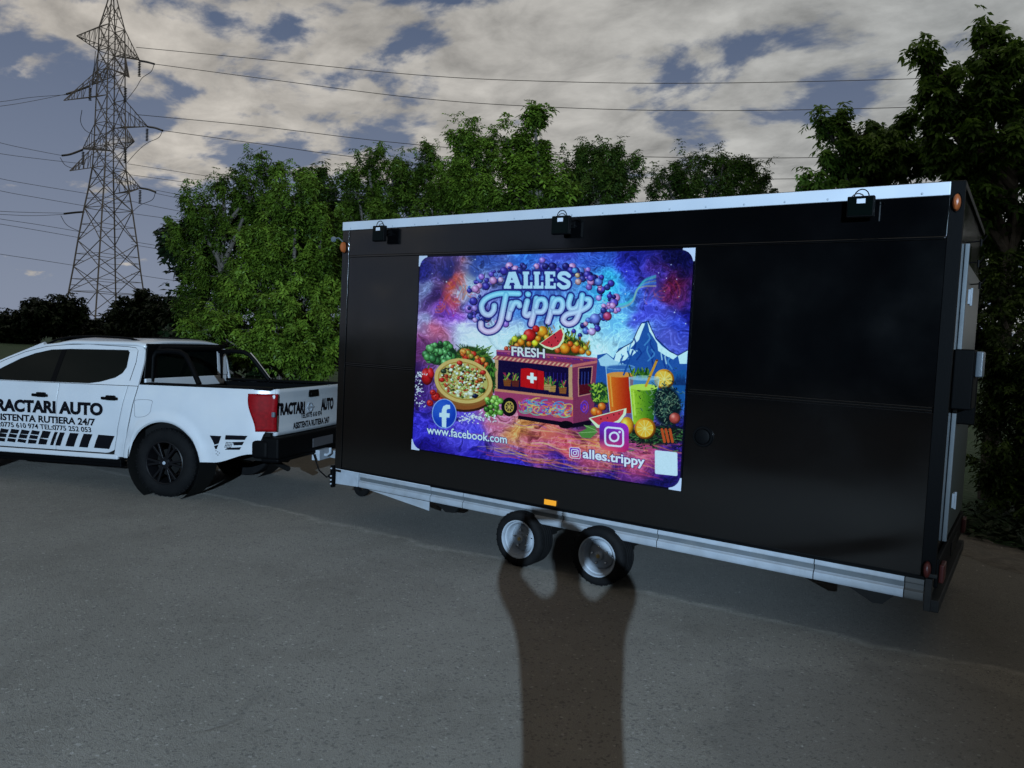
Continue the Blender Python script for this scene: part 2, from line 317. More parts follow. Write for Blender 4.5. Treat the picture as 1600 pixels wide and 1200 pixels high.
class Canvas:
    def __init__(s):
        s.im = np.zeros((PH, PW, 3), np.float32)
    def box(s, x0, y0, x1, y1):
        x0 = max(0, int(x0)-2); y0 = max(0, int(y0)-2); x1 = min(PW, int(x1)+3); y1 = min(PH, int(y1)+3)
        if x1 <= x0 or y1 <= y0: return None
        Y, X = np.mgrid[y0:y1, x0:x1].astype(np.float32)
        return x0, y0, x1, y1, X, Y
    def put(s, b, m, col):
        x0, y0, x1, y1 = b[:4]; m = np.clip(m, 0, 1)[..., None]
        c = np.asarray(col, np.float32)
        s.im[y0:y1, x0:x1] = s.im[y0:y1, x0:x1]*(1-m)+c*m
    def ell(s, cx, cy, rx, ry, col, ang=0, soft=1.2, a=1.0):
        R = max(rx, ry)+soft; b = s.box(cx-R, cy-R, cx+R, cy+R)
        if b is None: return
        c, n = math.cos(ang), math.sin(ang); X = b[4]-cx; Y = b[5]-cy
        u = X*c+Y*n; v = -X*n+Y*c
        d = np.sqrt((u/rx)**2+(v/ry)**2); m = (1-d)*min(rx, ry)/soft+.5
        s.put(b, np.clip(m, 0, 1)*a, col)
    def ball(s, cx, cy, r, col, ry=None, rim=.45):
        ry = ry or r
        b = s.box(cx-r-2, cy-ry-2, cx+r+2, cy+ry+2)
        if b is None: return
        u = (b[4]-cx)/r; v = (b[5]-cy)/ry; d = np.sqrt(u*u+v*v)
        h = np.clip(1-np.sqrt((u+.35)**2+(v+.4)**2)/.55, 0, 1)
        sh = np.clip(1.12-rim*(d**2)*(1+.5*(u+v)), .2, 1.3)[..., None]
        c = np.clip(np.asarray(col, np.float32)*sh+h[..., None]*70, 0, 255)
        s.put(b, (1-d)*min(r, ry)/1.3+.5, c)
    def poly(s, pts, col, a=1.0):
        p = np.asarray(pts, float); b = s.box(p[:, 0].min(), p[:, 1].min(), p[:, 0].max(), p[:, 1].max())
        if b is None: return
        acc = np.zeros(b[4].shape, np.float32)
        for ox, oy in ((.25, .25), (-.25, .25), (.25, -.25), (-.25, -.25)):
            X = b[4]+ox; Y = b[5]+oy; ins = np.zeros(X.shape, bool)
            for i in range(len(p)):
                xa, ya = p[i]; xb, yb = p[(i+1) % len(p)]
                if ya == yb: continue
                c = ((ya > Y) != (yb > Y)) & (X < (xb-xa)*(Y-ya)/(yb-ya)+xa); ins ^= c
            acc += ins*.25
        s.put(b, acc*a, col)
    def stroke_mask(s, pts, w, pad=8):
        p = np.asarray(pts, float); b = s.box(p[:, 0].min()-w-pad, p[:, 1].min()-w-pad, p[:, 0].max()+w+pad, p[:, 1].max()+w+pad)
        d = np.full(b[4].shape, 1e9, np.float32)
        for i in range(len(p)-1):
            ax, ay = p[i]; dx, dy = p[i+1]-p[i]; L = dx*dx+dy*dy+1e-9
            t = np.clip(((b[4]-ax)*dx+(b[5]-ay)*dy)/L, 0, 1)
            d = np.minimum(d, np.hypot(b[4]-ax-t*dx, b[5]-ay-t*dy))
        return b, d
    def stroke(s, pts, w, col, a=1.0, soft=1.2, smooth=True):
        if smooth and len(pts) > 2: pts = catmull(pts, 6)
        b, d = s.stroke_mask(pts, w/2+soft, 2)
        s.put(b, np.clip((w/2-d)/soft+.5, 0, 1)*a, col)
    def text(s, txt, p0, p1, h, col, offset=.0, out=None, outw=0, shear=0, vert=None):
        """text from p0 (baseline start) to p1 (baseline end), capital height h px"""
        v, t, lo, hi = glyph_tris(txt, offset, shear)
        ax = np.array([p1[0]-p0[0], p1[1]-p0[1]], float); up = np.array(vert if vert else (0., -1.))*h
        q = np.array(p0)+np.outer((v[:, 0]-lo[0])/(hi[0]-lo[0]), ax)+np.outer(v[:, 1]/.73, up)
        S = 3
        x0, y0 = (q.min(0)-12).astype(int); x1, y1 = (q.max(0)+12).astype(int)
        b = s.box(x0, y0, x1, y1); Wd = (b[2]-b[0])*S; Hd = (b[3]-b[1])*S
        m = np.zeros((Hd, Wd), bool)
        for tri in t:
            P = (q[list(tri)]-np.array([b[0], b[1]])+.5)*S
            xa, ya = np.floor(P.min(0)).astype(int); xb, yb = np.ceil(P.max(0)).astype(int)+1
            xa = max(xa, 0); ya = max(ya, 0); xb = min(xb, Wd); yb = min(yb, Hd)
            if xb <= xa or yb <= ya: continue
            Y, X = np.mgrid[ya:yb, xa:xb]+.5
            def e(A, B): return (B[0]-A[0])*(Y-A[1])-(B[1]-A[1])*(X-A[0])
            e0, e1, e2 = e(P[0], P[1]), e(P[1], P[2]), e(P[2], P[0])
            m[ya:yb, xa:xb] |= ((e0 >= -.3) & (e1 >= -.3) & (e2 >= -.3)) | ((e0 <= .3) & (e1 <= .3) & (e2 <= .3))
        cov = m.reshape(Hd//S, S, Wd//S, S).mean((1, 3)).astype(np.float32)
        if out is not None:
            o = cov.copy()
            for dx in range(-outw, outw+1):
                for dy in range(-outw, outw+1):
                    if dx*dx+dy*dy <= outw*outw: o = np.maximum(o, np.roll(np.roll(cov, dx, 1), dy, 0))
            s.put(b, o*.85, out)
        s.put(b, cov, col)

def catmull(p, n):
    p = [np.array(q, float) for q in p]; p = [2*p[0]-p[1]]+p+[2*p[-1]-p[-2]]; out = []
    for i in range(1, len(p)-2):
        for k in range(n):
            t = k/n
            out.append(.5*((2*p[i])+(-p[i-1]+p[i+1])*t+(2*p[i-1]-5*p[i]+4*p[i+1]-p[i+2])*t*t+(-p[i-1]+3*p[i]-3*p[i+1]+p[i+2])*t**3))
    out.append(p[-2]); return np.array(out)

def paint_poster():
    rng = np.random.default_rng(7); rr = random.Random(5)
    C = Canvas()
    ctrl = [(60, 80, 40, 38, 100), (200, 130, 42, 48, 110), (350, 120, 60, 80, 150), (560, 70, 60, 100, 190), (760, 60, 75, 80, 180), (900, 70, 55, 80, 165),
            (1080, 60, 40, 40, 120), (1300, 80, 18, 18, 66), (1330, 300, 25, 22, 90), (1200, 200, 90, 30, 70), (1050, 130, 60, 60, 170), (960, 200, 70, 160, 215),
            (60, 200, 120, 120, 165), (120, 250, 62, 40, 90), (230, 170, 190, 80, 70), (290, 190, 150, 160, 190), (200, 260, 170, 75, 90), (150, 340, 110, 60, 150),
            (60, 380, 150, 140, 190), (220, 340, 140, 80, 190), (330, 300, 110, 110, 200), (260, 400, 205, 195, 235), (90, 440, 190, 90, 120), (330, 470, 225, 220, 245),
            (420, 450, 190, 215, 245), (600, 330, 80, 120, 205), (800, 430, 140, 200, 230), (900, 470, 185, 228, 245), (870, 560, 170, 210, 235), (980, 380, 110, 170, 228),
            (1090, 320, 80, 80, 190), (1250, 400, 60, 70, 170), (1010, 450, 140, 185, 230), (1240, 470, 90, 90, 180), (40, 520, 110, 60, 110), (30, 650, 70, 40, 100),
            (60, 850, 70, 60, 190), (120, 950, 40, 26, 120), (40, 940, 24, 18, 90), (280, 880, 90, 80, 210), (300, 1000, 50, 40, 150), (420, 830, 200, 110, 140),
            (560, 870, 230, 140, 90), (700, 900, 220, 110, 100), (640, 960, 190, 90, 110), (760, 980, 205, 85, 100), (900, 1000, 225, 110, 100), (500, 1020, 60, 50, 160),
            (700, 1050, 65, 40, 130), (1000, 1070, 100, 50, 120), (1100, 980, 180, 80, 110), (1200, 1000, 70, 36, 120), (900, 1110, 40, 26, 100), (1200, 1110, 26, 20, 80), (1270, 700, 50, 90, 150),
            (1250, 900, 36, 30, 90), (700, 1120, 30, 20, 84), (850, 830, 60, 40, 90)]
    ct = np.array(ctrl, float)
    gx, gy = np.meshgrid(np.linspace(0, PW, 139), np.linspace(0, PH, 121))
    d2 = (gx[..., None]-ct[:, 0])**2+(gy[..., None]-ct[:, 1])**2
    w = 1/(d2+500)**1.7; low = (w[..., None]*ct[:, 2:]).sum(2)/w.sum(2)[..., None]
    Y, X = np.mgrid[0:PH, 0:PW].astype(np.float32)
    n1 = vnoise(PW, PH, 150, rng, 4)-.5; n2 = vnoise(PW, PH, 150, rng, 4)-.5
    wx = X+n1*200; wy = Y+n2*200
    base = bil(low, wx/10, wy/10)
    # swirling filaments
    n3 = vnoise(PW+800, PH+800, 46, rng, 4, .6)
    f = bil(n3, (X*.45+n1*420+300), (Y*1.2+n2*420+300))
    rid = (1-np.abs(f-.5)*9).clip(0, 1)**2
    f2 = bil(n3, (X*.8+n2*500+250), (Y*.9+n1*500+350)); rid2 = (1-np.abs(f2-.47)*12).clip(0, 1)**2
    dark = (f2 < .42)*(.42-f2)*2.4
    lum = base.mean(2, keepdims=True)
    C.im = base*(.93-.6*dark[..., None])+rid[..., None]*(base*.26+8)+rid2[..., None]*(base*.16+9)*np.array([.9, .9, 1.2])
    # saturate
    g = C.im.mean(2, keepdims=True); C.im = ((g+(C.im-g)*1.0)*1.1).clip(0, 255)
    # road streaks
    for i in range(85):
        x0 = rr.uniform(280, 1150); y0 = rr.uniform(830, 1060); L = rr.uniform(120, 330); k = .17
        col = rr.choice([(250, 180, 100), (245, 130, 90), (210, 80, 140), (110, 70, 210), (250, 215, 150), (240, 150, 80), (235, 90, 80)])
        ph = rr.uniform(0, 6); am = rr.uniform(4, 12)
        pts = [(x0+L*t/7, y0+L*t/7*k+am*math.sin(ph+t*.9)) for t in range(8)]
        C.stroke(pts, rr.uniform(2, 6), col, a=rr.uniform(.2, .55), soft=3)
    for (x0, y0, sg) in ((200, 190, 1), (225, 265, -1), (150, 300, 1), (300, 230, -1), (1200, 210, 1), (1180, 240, -1)):
        for k in range(6):
            pts = [(x0+sg*(k*9+28*math.cos(a/3+k)), y0+a*7-20+16*math.sin(a/2+k)) for a in range(8)]
            C.stroke(pts, rr.uniform(3, 8), rr.choice([(225, 90, 60), (240, 130, 80), (190, 60, 60), (170, 60, 120)]), a=.4 if x0 < 900 else .22, soft=4)
    for k in range(7):   # teal comet upper right
        pts = [(920, 255+k*6), (990, 283+k*3), (1050, 262+k*2), (1075, 215), (1110, 170+k*5), (1160, 150+k*8)]
        C.stroke(pts, rr.uniform(4, 9), [(70, 190, 200), (110, 210, 180), (60, 140, 220), (180, 210, 150), (90, 170, 240), (60, 110, 200), (200, 190, 140)][k], a=.5, soft=4)
    for i in range(70):
        C.ell(rr.uniform(80, 1300), rr.uniform(70, 470), *([rr.uniform(1.2, 3.2)]*2), (225, 225, 255), soft=2.5, a=.8)
    # light behind the stall
    for cx, cy, rx, ry, a in ((420, 500, 130, 90, .5), (640, 440, 260, 90, .45), (900, 500, 110, 80, .5), (300, 450, 150, 60, .35)):
        b = C.box(cx-rx*1.6, cy-ry*1.6, cx+rx*1.6, cy+ry*1.6); d = ((b[4]-cx)/rx)**2+((b[5]-cy)/ry)**2
        C.put(b, a*np.exp(-d*1.2), (215, 225, 245))
    # mountains
    C.poly([(885, 520), (930, 512), (960, 535), (985, 490), (1050, 460), (1075, 400), (1093, 372), (1125, 362), (1142, 405), (1160, 440), (1225, 500), (1262, 520), (1308, 495), (1290, 720), (870, 720)], (52, 92, 160))
    C.poly([(975, 505), (1010, 480), (1050, 460), (1075, 405), (1095, 372), (1110, 372), (1095, 410), (1080, 450), (1040, 490), (1075, 500), (1030, 540), (960, 560)], (215, 232, 248))
    C.poly([(1120, 362), (1142, 405), (1158, 445), (1200, 490), (1175, 480), (1150, 440), (1130, 410)], (212, 228, 246))
    C.poly([(1165, 460), (1225, 505), (1262, 522), (1240, 540), (1200, 520), (1170, 500)], (206, 224, 244))
    C.poly([(1262, 522), (1308, 496), (1303, 560), (1270, 560)], (200, 220, 242))
    C.poly([(890, 540), (930, 515), (965, 545), (1010, 560), (960, 580), (900, 570)], (170, 198, 232))
    for k in range(26):
        x = rr.uniform(985, 1230); y = 380+abs(x-1105)*.9+rr.uniform(20, 120)
        C.stroke([(x, y), (x+rr.uniform(-14, 14), y+22), (x+rr.uniform(-22, 22), y+52)], rr.uniform(3, 8), rr.choice([(38, 78, 150), (190, 210, 235), (90, 135, 195), (30, 62, 130)]), a=.8)
    C.stroke([(975, 508), (1010, 482), (1050, 460), (1075, 403), (1093, 371), (1125, 361), (1142, 405), (1160, 440), (1225, 502), (1262, 521), (1308, 495)], 3.5, (26, 40, 90), smooth=False)
    C.poly([(1225, 600), (1300, 585), (1290, 740), (1210, 740)], (40, 92, 150))
    for k in range(14): C.poly([(1225+k*5, 660), (1229+k*5, 610+rr.uniform(-10, 18)), (1234+k*5, 660)], (32, 64, 112))
    # bubbles around the title
    for i in range(210):
        a = rr.uniform(0, 6.283); q = rr.uniform(.86, 1.08)
        x = 632+330*q*math.cos(a)+rr.uniform(-12, 12); y = 272+170*q*math.sin(a)+rr.uniform(-14, 14)
        if 380 < x < 760 and y > 380: continue
        C.ball(x, y, rr.uniform(5, 20), rr.choice([(70, 60, 150), (100, 80, 180), (150, 110, 200), (60, 60, 130), (90, 110, 190), (190, 130, 190), (45, 42, 110)]))
    for x, y, r, c in ((878, 352, 26, (110, 115, 195)), (935, 340, 20, (170, 70, 110)), (862, 412, 18, (190, 150, 210)), (895, 255, 14, (165, 130, 210)), (800, 180, 15, (190, 140, 150)), (797, 150, 12, (190, 150, 130)),
                       (785, 128, 14, (80, 130, 200)), (314, 305, 14, (150, 120, 200)), (315, 360, 12, (180, 140, 210)), (438, 172, 13, (190, 150, 200)), (833, 375, 11, (190, 130, 170)), (850, 205, 15, (120, 90, 170))):
        C.ball(x, y, r, c)
    # title
    def slab(pieces):
        return pieces
    A = []
    def rect(x0, y0, x1, y1): A.append([(x0, y0), (x1, y0), (x1, y1), (x0, y1)])
    A.append([(476, 135), (508, 133), (530, 196), (505, 197), (490, 160), (477, 198), (455, 200)]); rect(452, 198, 486, 213); rect(500, 196, 536, 213); rect(476, 172, 506, 185)
    for x in (541, 592): rect(x, 133, x+30, 146); rect(x+4, 133, x+24, 212); rect(x-2, 198, x+45, 212); rect(x+34, 182, x+45, 212)
    x = 643; rect(x+4, 132, x+25, 212); rect(x, 132, x+50, 146); rect(x, 198, x+52, 212); rect(x+40, 132, x+50, 156); rect(x+42, 186, x+52, 212); rect(x+4, 165, x+42, 178)
    halo = (52, 54, 128)
    S_s = [(757, 152), (742, 141), (720, 143), (713, 158), (733, 171), (754, 184), (750, 201), (727, 206), (709, 193)]
    script = [[(522, 236), (470, 235), (420, 238), (370, 258), (347, 290), (355, 325), (382, 335), (402, 315), (406, 292)],
              [(462, 240), (447, 310), (432, 372), (408, 404), (372, 414), (345, 398), (342, 374)],
              [(487, 280), (471, 350)], [(484, 310), (500, 280), (520, 280), (524, 292)],
              [(561, 270), (548, 325), (560, 338), (572, 330)], [(564, 238), (566, 239)],
              [(604, 258), (592, 320), (577, 378)], [(600, 300), (612, 266), (638, 264), (646, 290), (632, 318), (604, 320)],
              [(682, 258), (670, 320), (656, 368)], [(678, 300), (692, 266), (718, 264), (726, 290), (712, 318), (684, 320)],
              [(764, 246), (754, 284), (764, 306), (790, 300), (806, 270)], [(818, 242), (806, 310), (784, 362), (750, 376), (728, 358), (746, 332), (800, 318), (846, 292), (852, 264), (838, 260)]]
    for p in A:
        q = np.array(p+[p[0]], float); b, d = C.stroke_mask(q, 12); C.put(b, np.clip((10-d)/2, 0, 1), halo)
    C.stroke(S_s, 36, halo)
    for p in script: C.stroke(p, 40, halo, a=.95, soft=3)
    grad = lambda y: np.array([150, 205, 248])*(1-y)+np.array([226, 182, 232])*y
    for p in A: C.poly(p, (184, 208, 246))
    C.stroke(S_s, 19, (184, 208, 246))
    for p in script:
        pts = catmull(p, 6) if len(p) > 2 else np.array(p, float)
        b, d = C.stroke_mask(pts, 16); t = np.clip((b[5]-235)/165, 0, 1)[..., None]
        col = np.array([132, 196, 246])*(1-t)+np.array([222, 178, 228])*t
        col = col*(1.12-.02*d[..., None])
        C.put(b, np.clip((12.8-d)/1.2+.5, 0, 1), col.clip(0, 255))
        C.put(b, np.clip((3.2-np.abs(d-3))/3, 0, 1)*.25, (235, 240, 255))
    # greens and fruit heap on the stall roof
    C.ell(660, 478, 185, 56, (70, 74, 40), ang=.06, soft=8)
    for i in range(170):
        x = rr.uniform(470, 850); t = (x-470)/380; top = 470-75*math.sin(math.pi*min(1, max(0, t))); y = rr.uniform(top, 500)
        C.stroke([(x, y), (x+rr.uniform(-16, 16), y-rr.uniform(8, 22))], rr.uniform(3, 6), rr.choice([(180, 110, 50), (60, 90, 40), (90, 120, 50), (40, 70, 36), (150, 150, 60)]))
    for x, y, r, c in [(570, 430, 30, (190, 45, 45)), (630, 412, 26, (225, 140, 50)), (600, 400, 17, (190, 40, 45)), (530, 462, 17, (215, 130, 45)), (500, 448, 15, (190, 180, 60)), (595, 466, 15, (230, 200, 60)), (567, 470, 13, (200, 110, 40)),
                       (545, 440, 14, (200, 190, 80)), (735, 492, 25, (225, 130, 45)), (785, 492, 22, (215, 100, 40)), (760, 470, 14, (205, 90, 40)), (815, 502, 16, (205, 120, 45)), (700, 500, 14, (200, 90, 50)), (845, 512, 13, (210, 130, 50)),
                       (510, 478, 13, (205, 120, 60)), (650, 440, 14, (225, 150, 60)), (488, 490, 14, (180, 70, 50)), (610, 445, 14, (225, 130, 45)), (830, 488, 12, (190, 150, 50)), (790, 470, 11, (190, 160, 60)), (460, 492, 11, (190, 80, 60))]:
        C.ball(x, y, r, c)
    wm = [(614, 468), (722, 392), (735, 420), (730, 455), (708, 485), (675, 498), (640, 488)]
    C.poly(wm, (225, 225, 190)); C.poly([(620, 467), (718, 398), (727, 425), (720, 452), (702, 477), (674, 488), (645, 480)], (205, 62, 78))
    for x, y in ((660, 462), (690, 440), (672, 475), (702, 456), (685, 425)): C.ell(x, y, 2.5, 4, (50, 20, 30))
    # stall
    C.poly([(413, 498), (480, 500), (885, 534), (885, 560), (768, 566), (413, 526)], (126, 56, 104))
    C.poly([(413, 498), (885, 534), (885, 542), (413, 506)], (190, 100, 130))
    for k in range(30): x = 420+k*15.5; C.stroke([(x, 512+k*1.2), (x+8, 514+k*1.2)], 5, rr.choice([(215, 130, 90), (150, 60, 150), (230, 110, 120), (90, 60, 160)]), a=.7)
    C.poly([(416, 545), (768, 578), (768, 720), (404, 682)], (34, 20, 70))
    C.poly([(404, 540), (422, 542), (416, 684), (400, 680)], (200, 150, 120))
    C.poly([(750, 575), (772, 575), (770, 725), (750, 722)], (196, 146, 120))
    C.poly([(392, 542), (414, 524), (768, 558), (752, 580)], (170, 84, 96))
    for k in range(17): x = 402+k*20.6; y = 541+k*2.15; C.poly([(x, y), (x+14, y-14), (x+23, y-13), (x+10, y+1)], (226, 160, 140))
    C.poly([(768, 566), (885, 545), (864, 822), (768, 842)], (134, 62, 96)); C.poly([(768, 566), (885, 545), (884, 558), (768, 580)], (196, 110, 110))
    C.poly([(797, 582), (862, 574), (852, 702), (796, 714)], (26, 18, 64)); C.stroke([(797, 582), (862, 574), (852, 702), (796, 714), (797, 582)], 5, (200, 130, 120), smooth=False)
    C.poly([(800, 660), (856, 652), (852, 698), (798, 708)], (96, 24, 44))
    for x in (812, 826, 842): C.stroke([(x, 660), (x+1, 600)], 3, (90, 110, 190), a=.7)
    C.poly([(402, 680), (770, 722), (770, 842), (512, 806), (500, 760), (470, 725), (435, 740), (404, 770)], (166, 74, 112))
    C.poly([(402, 680), (770, 720), (770, 732), (402, 692)], (206, 130, 110))
    for k in range(170):   # painted swirls on the counter
        cx = rr.uniform(530, 755); cy = 752+(cx-530)*.14+rr.uniform(-22, 22); R = rr.uniform(6, 34); a0 = rr.uniform(0, 6.3)
        pts = [(cx+R*math.cos(a0+t*.5), cy+R*.62*math.sin(a0+t*.5)) for t in range(6)]
        pts = [(min(max(x, 516), 766), min(max(y, 700), 826)) for x, y in pts]
        C.stroke(pts, rr.uniform(2.5, 6), rr.choice([(230, 120, 80), (240, 180, 100), (90, 60, 190), (200, 80, 170), (90, 150, 210), (220, 80, 90), (120, 190, 170)]), a=.8)
    for k in range(12):
        cx, cy = 822, 765; R = 6+k*2.4; C.stroke([(cx+R*.6*math.cos(t*.7+k), cy+R*math.sin(t*.7+k)) for t in range(5)], 3, rr.choice([(80, 60, 220), (150, 70, 200), (210, 100, 120)]), a=.8)
    C.poly([(512, 806), (770, 842), (864, 822), (850, 850), (770, 862), (510, 822)], (26, 14, 44))
    C.ell(735, 848, 34, 18, (16, 12, 30)); C.ell(470, 766, 37, 44, (22, 20, 34)); C.ell(470, 766, 22, 27, (196, 160, 90)); C.ell(470, 766, 17, 21, (70, 54, 50))
    for k in range(8): a = k*.785; C.stroke([(470, 766), (470+20*math.cos(a), 766+24*math.sin(a))], 3.4, (206, 170, 100))
    for x, y, c in ((462, 650, (140, 84, 50)), (500, 652, (110, 50, 50)), (672, 676, (190, 140, 90)), (650, 668, (190, 150, 110)), (722, 684, (150, 96, 60))):
        C.poly([(x-19, y-14), (x+19, y-12), (x+15, y+20), (x-15, y+18)], c)
        for k in range(4): C.stroke([(x-17, y-8+k*8), (x+17, y-6+k*8)], 1.6, (90, 50, 30), a=.7)
        for k in range(12): C.stroke([(x+rr.uniform(-14, 14), y-12), (x+rr.uniform(-20, 20), y-12-rr.uniform(12, 34))], 4, rr.choice([(70, 130, 60), (150, 170, 80), (170, 60, 90), (40, 90, 50)]))
    for k in range(9): x = 590+k*18; C.stroke([(x, 600+k), (x, 640+k)], 3, (80, 70, 170), a=.6)
    fl = [(527, 586), (560, 583), (600, 592), (634, 598), (637, 640), (632, 686), (600, 682), (560, 676), (524, 670)]
    C.poly(fl, (196, 30, 40)); C.stroke([(600, 592), (604, 640), (600, 682)], 9, (150, 18, 30), a=.5)
    C.poly([(571, 604), (587, 606), (587, 622), (602, 624), (602, 640), (587, 638), (587, 655), (571, 653), (571, 637), (556, 634), (556, 619), (571, 621)], (226, 228, 240))
    C.text('FRESH', (484, 524), (640, 535), 43, (222, 214, 226), offset=.03, out=(70, 40, 90), outw=3)
    # vegetables left
    C.ell(310, 560, 100, 70, (60, 70, 40), ang=.5, soft=8)
    for i in range(110): C.stroke([(230+rr.uniform(-20, 140), 520+rr.uniform(-10, 90)), (230+rr.uniform(-10, 170), 470+rr.uniform(0, 90))], 3.5, rr.choice([(60, 96, 50), (110, 130, 60), (40, 70, 44)]), a=.9)
    C.ell(150, 520, 76, 52, (36, 66, 44))
    for i in range(46):
        a = rr.uniform(0, 6.3); q = math.sqrt(rr.random()); C.ball(150+72*q*math.cos(a), 515+48*q*math.sin(a), rr.uniform(9, 19), rr.choice([(84, 132, 84), (64, 108, 72), (100, 150, 100), (52, 90, 60)]))
    for i in range(26):
        t = rr.random(); C.ball(250+t*125+rr.uniform(-8, 8), 515+t*t*70+rr.uniform(-12, 22), rr.uniform(9, 16), rr.choice([(205, 96, 50), (190, 60, 44), (214, 130, 64), (150, 130, 60)]))
    C.ell(385, 625, 22, 72, (50, 70, 40), soft=7)
    for i in range(60): x = rr.uniform(365, 405); y = rr.uniform(560, 690); C.stroke([(x, y), (x+rr.uniform(-12, 12), y+rr.uniform(8, 20))], 5, rr.choice([(50, 90, 46), (90, 130, 60), (36, 60, 36)]))
    C.ball(86, 625, 27, (176, 34, 40), 40); C.ball(104, 610, 16, (200, 44, 48), 26); C.stroke([(92, 588), (96, 574)], 6, (70, 110, 50))
    # pizza
    C.ell(262, 715, 132, 76, (70, 40, 30)); C.ell(262, 700, 132, 80, (150, 92, 56)); C.ell(258, 655, 137, 106, (150, 100, 60), ang=.22); C.ell(256, 645, 137, 104, (214, 172, 116), ang=.22)
    C.ell(256, 645, 120, 89, (176, 128, 72), ang=.22); C.ell(256, 645, 115, 84, (190, 170, 110), ang=.22)
    for i in range(330):
        a = rr.uniform(0, 6.3); q = math.sqrt(rr.random()); u = 108*q*math.cos(a); v = 77*q*math.sin(a); c, s_ = math.cos(.22), math.sin(.22)
        x, y = 256+u*c-v*s_, 645+u*s_+v*c; r = rr.uniform(3.5, 9)
        C.ball(x, y, r, rr.choice([(232, 226, 200), (225, 215, 180), (190, 180, 120), (130, 140, 70), (170, 60, 44), (200, 90, 60), (80, 96, 50), (60, 40, 40), (224, 200, 150), (240, 236, 220)]), r*rr.uniform(.6, 1))
    for x, y, c in ((155, 640, (190, 50, 44)), (350, 605, (180, 50, 44)), (240, 560, (190, 60, 50)), (310, 715, (30, 36, 70)), (340, 690, (80, 110, 60)), (165, 600, (60, 70, 56)), (290, 705, (225, 215, 190)), (335, 640, (150, 80, 40))): C.ball(x, y, 14, c, 11)
    for x, y, r in ((125, 720, 21), (98, 750, 16), (112, 700, 14), (150, 735, 13)): C.ball(x, y, r, (186, 44, 44)); C.ell(x, y, 3, 3, (70, 30, 30))
    for i in range(34): x = 395+rr.uniform(-38, 38); y = 765+rr.uniform(-42, 42); C.ball(x, y, rr.uniform(9, 15), rr.choice([(120, 160, 80), (90, 130, 60), (150, 186, 100), (60, 100, 50)]))
    for i in range(150):
        x, y = (rr.gauss(45, 14), rr.uniform(600, 770)) if i < 60 else (rr.uniform(235, 410), 800+rr.gauss(10, 12)+(rr.random()*18))
        C.stroke([(x, y), (x+rr.uniform(-7, 7), y+rr.uniform(-4, 6))], rr.uniform(3, 6), rr.choice([(225, 225, 240), (200, 190, 215), (240, 240, 250)]))
    # drinks
    C.ell(898, 702, 44, 52, (44, 70, 48), soft=9)
    for i in range(90): x = rr.uniform(860, 935); y = rr.uniform(665, 740); C.stroke([(x, y), (x+rr.uniform(-20, 20), y-rr.uniform(5, 22))], 7, rr.choice([(60, 100, 56), (110, 140, 60), (160, 180, 80), (40, 70, 50)]))
    C.poly([(922, 572), (1062, 582), (1050, 780), (940, 786)], (90, 130, 190), a=.6)
    b = C.box(925, 605, 1055, 790); t = ((b[4]-925)/120).clip(0, 1)[..., None]; col = np.array([236, 130, 50])*(1-t)+np.array([170, 40, 24])*t
    m = ((b[5] > 608) & (b[4] > 928+(b[5]-608)*.08) & (b[4] < 1056-(b[5]-608)*.08)).astype(np.float32); C.put(b, m, col)
    C.ell(992, 612, 62, 13, (224, 140, 80)); C.ell(992, 576, 69, 13, (140, 170, 215), a=.7); C.ell(992, 577, 62, 9, (60, 96, 160), a=.8)
    C.stroke([(925, 575), (942, 782)], 3, (190, 210, 235), a=.8); C.stroke([(945, 620), (955, 760)], 7, (250, 190, 110), a=.5)
    C.stroke([(1008, 612), (1052, 500)], 8, (40, 84, 150))
    for i in range(50): x = rr.uniform(1040, 1130); y = rr.uniform(590, 625); C.stroke([(x, y+10), (x+rr.uniform(-14, 14), y-rr.uniform(4, 22))], 5, rr.choice([(70, 110, 40), (120, 140, 50), (40, 76, 40)]))
    C.ball(1197, 632, 47, (232, 150, 60)); C.ell(1197, 632, 38, 38, (240, 178, 84))
    for k in range(9): a = k*.698; C.stroke([(1197, 632), (1197+36*math.cos(a), 632+36*math.sin(a))], 2.6, (250, 214, 150))
    C.poly([(1030, 622), (1176, 630), (1146, 842), (1046, 838)], (110, 150, 190), a=.6)
    b = C.box(1032, 665, 1170, 842); t = ((b[4]-1040)/120).clip(0, 1)[..., None]; col = np.array([176, 200, 66])*(1-t)+np.array([46, 90, 34])*t
    m = ((b[5] > 668) & (b[4] > 1034+(b[5]-668)*.09) & (b[4] < 1170-(b[5]-668)*.15)).astype(np.float32); C.put(b, m, col)
    C.ell(1102, 670, 66, 15, (186, 206, 96)); C.ell(1103, 627, 71, 12, (170, 195, 220), a=.6)
    for i in range(60): C.ell(rr.uniform(1045, 1140), rr.uniform(690, 830), 2, 2, (60, 90, 30), a=.6)
    C.stroke([(1034, 625), (1050, 836)], 3, (200, 220, 225), a=.8); C.stroke([(1174, 632), (1146, 800)], 3, (180, 205, 215), a=.8); C.stroke([(1052, 690), (1060, 800)], 8, (216, 226, 130), a=.5)
    C.stroke([(1112, 664), (1163, 545)], 11, (206, 140, 60)); C.ell(1164, 544, 6, 4, (120, 70, 30))
    C.ell(1210, 760, 62, 92, (22, 38, 48), soft=16)
    for i in range(420):
        x = rr.gauss(1205, 38); y = rr.gauss(745, 45); C.stroke([(x, y), (x+rr.uniform(-14, 14), y+rr.uniform(-14, 14))], rr.uniform(2, 5), rr.choice([(26, 46, 52), (50, 80, 76), (90, 110, 100), (20, 34, 40), (130, 140, 120)]), a=.9)
    C.ball(1246, 815, 26, (170, 80, 76)); C.ball(905, 762, 19, (216, 110, 50)); C.ball(873, 786, 21, (220, 116, 50)); C.ball(892, 792, 16, (205, 90, 44))
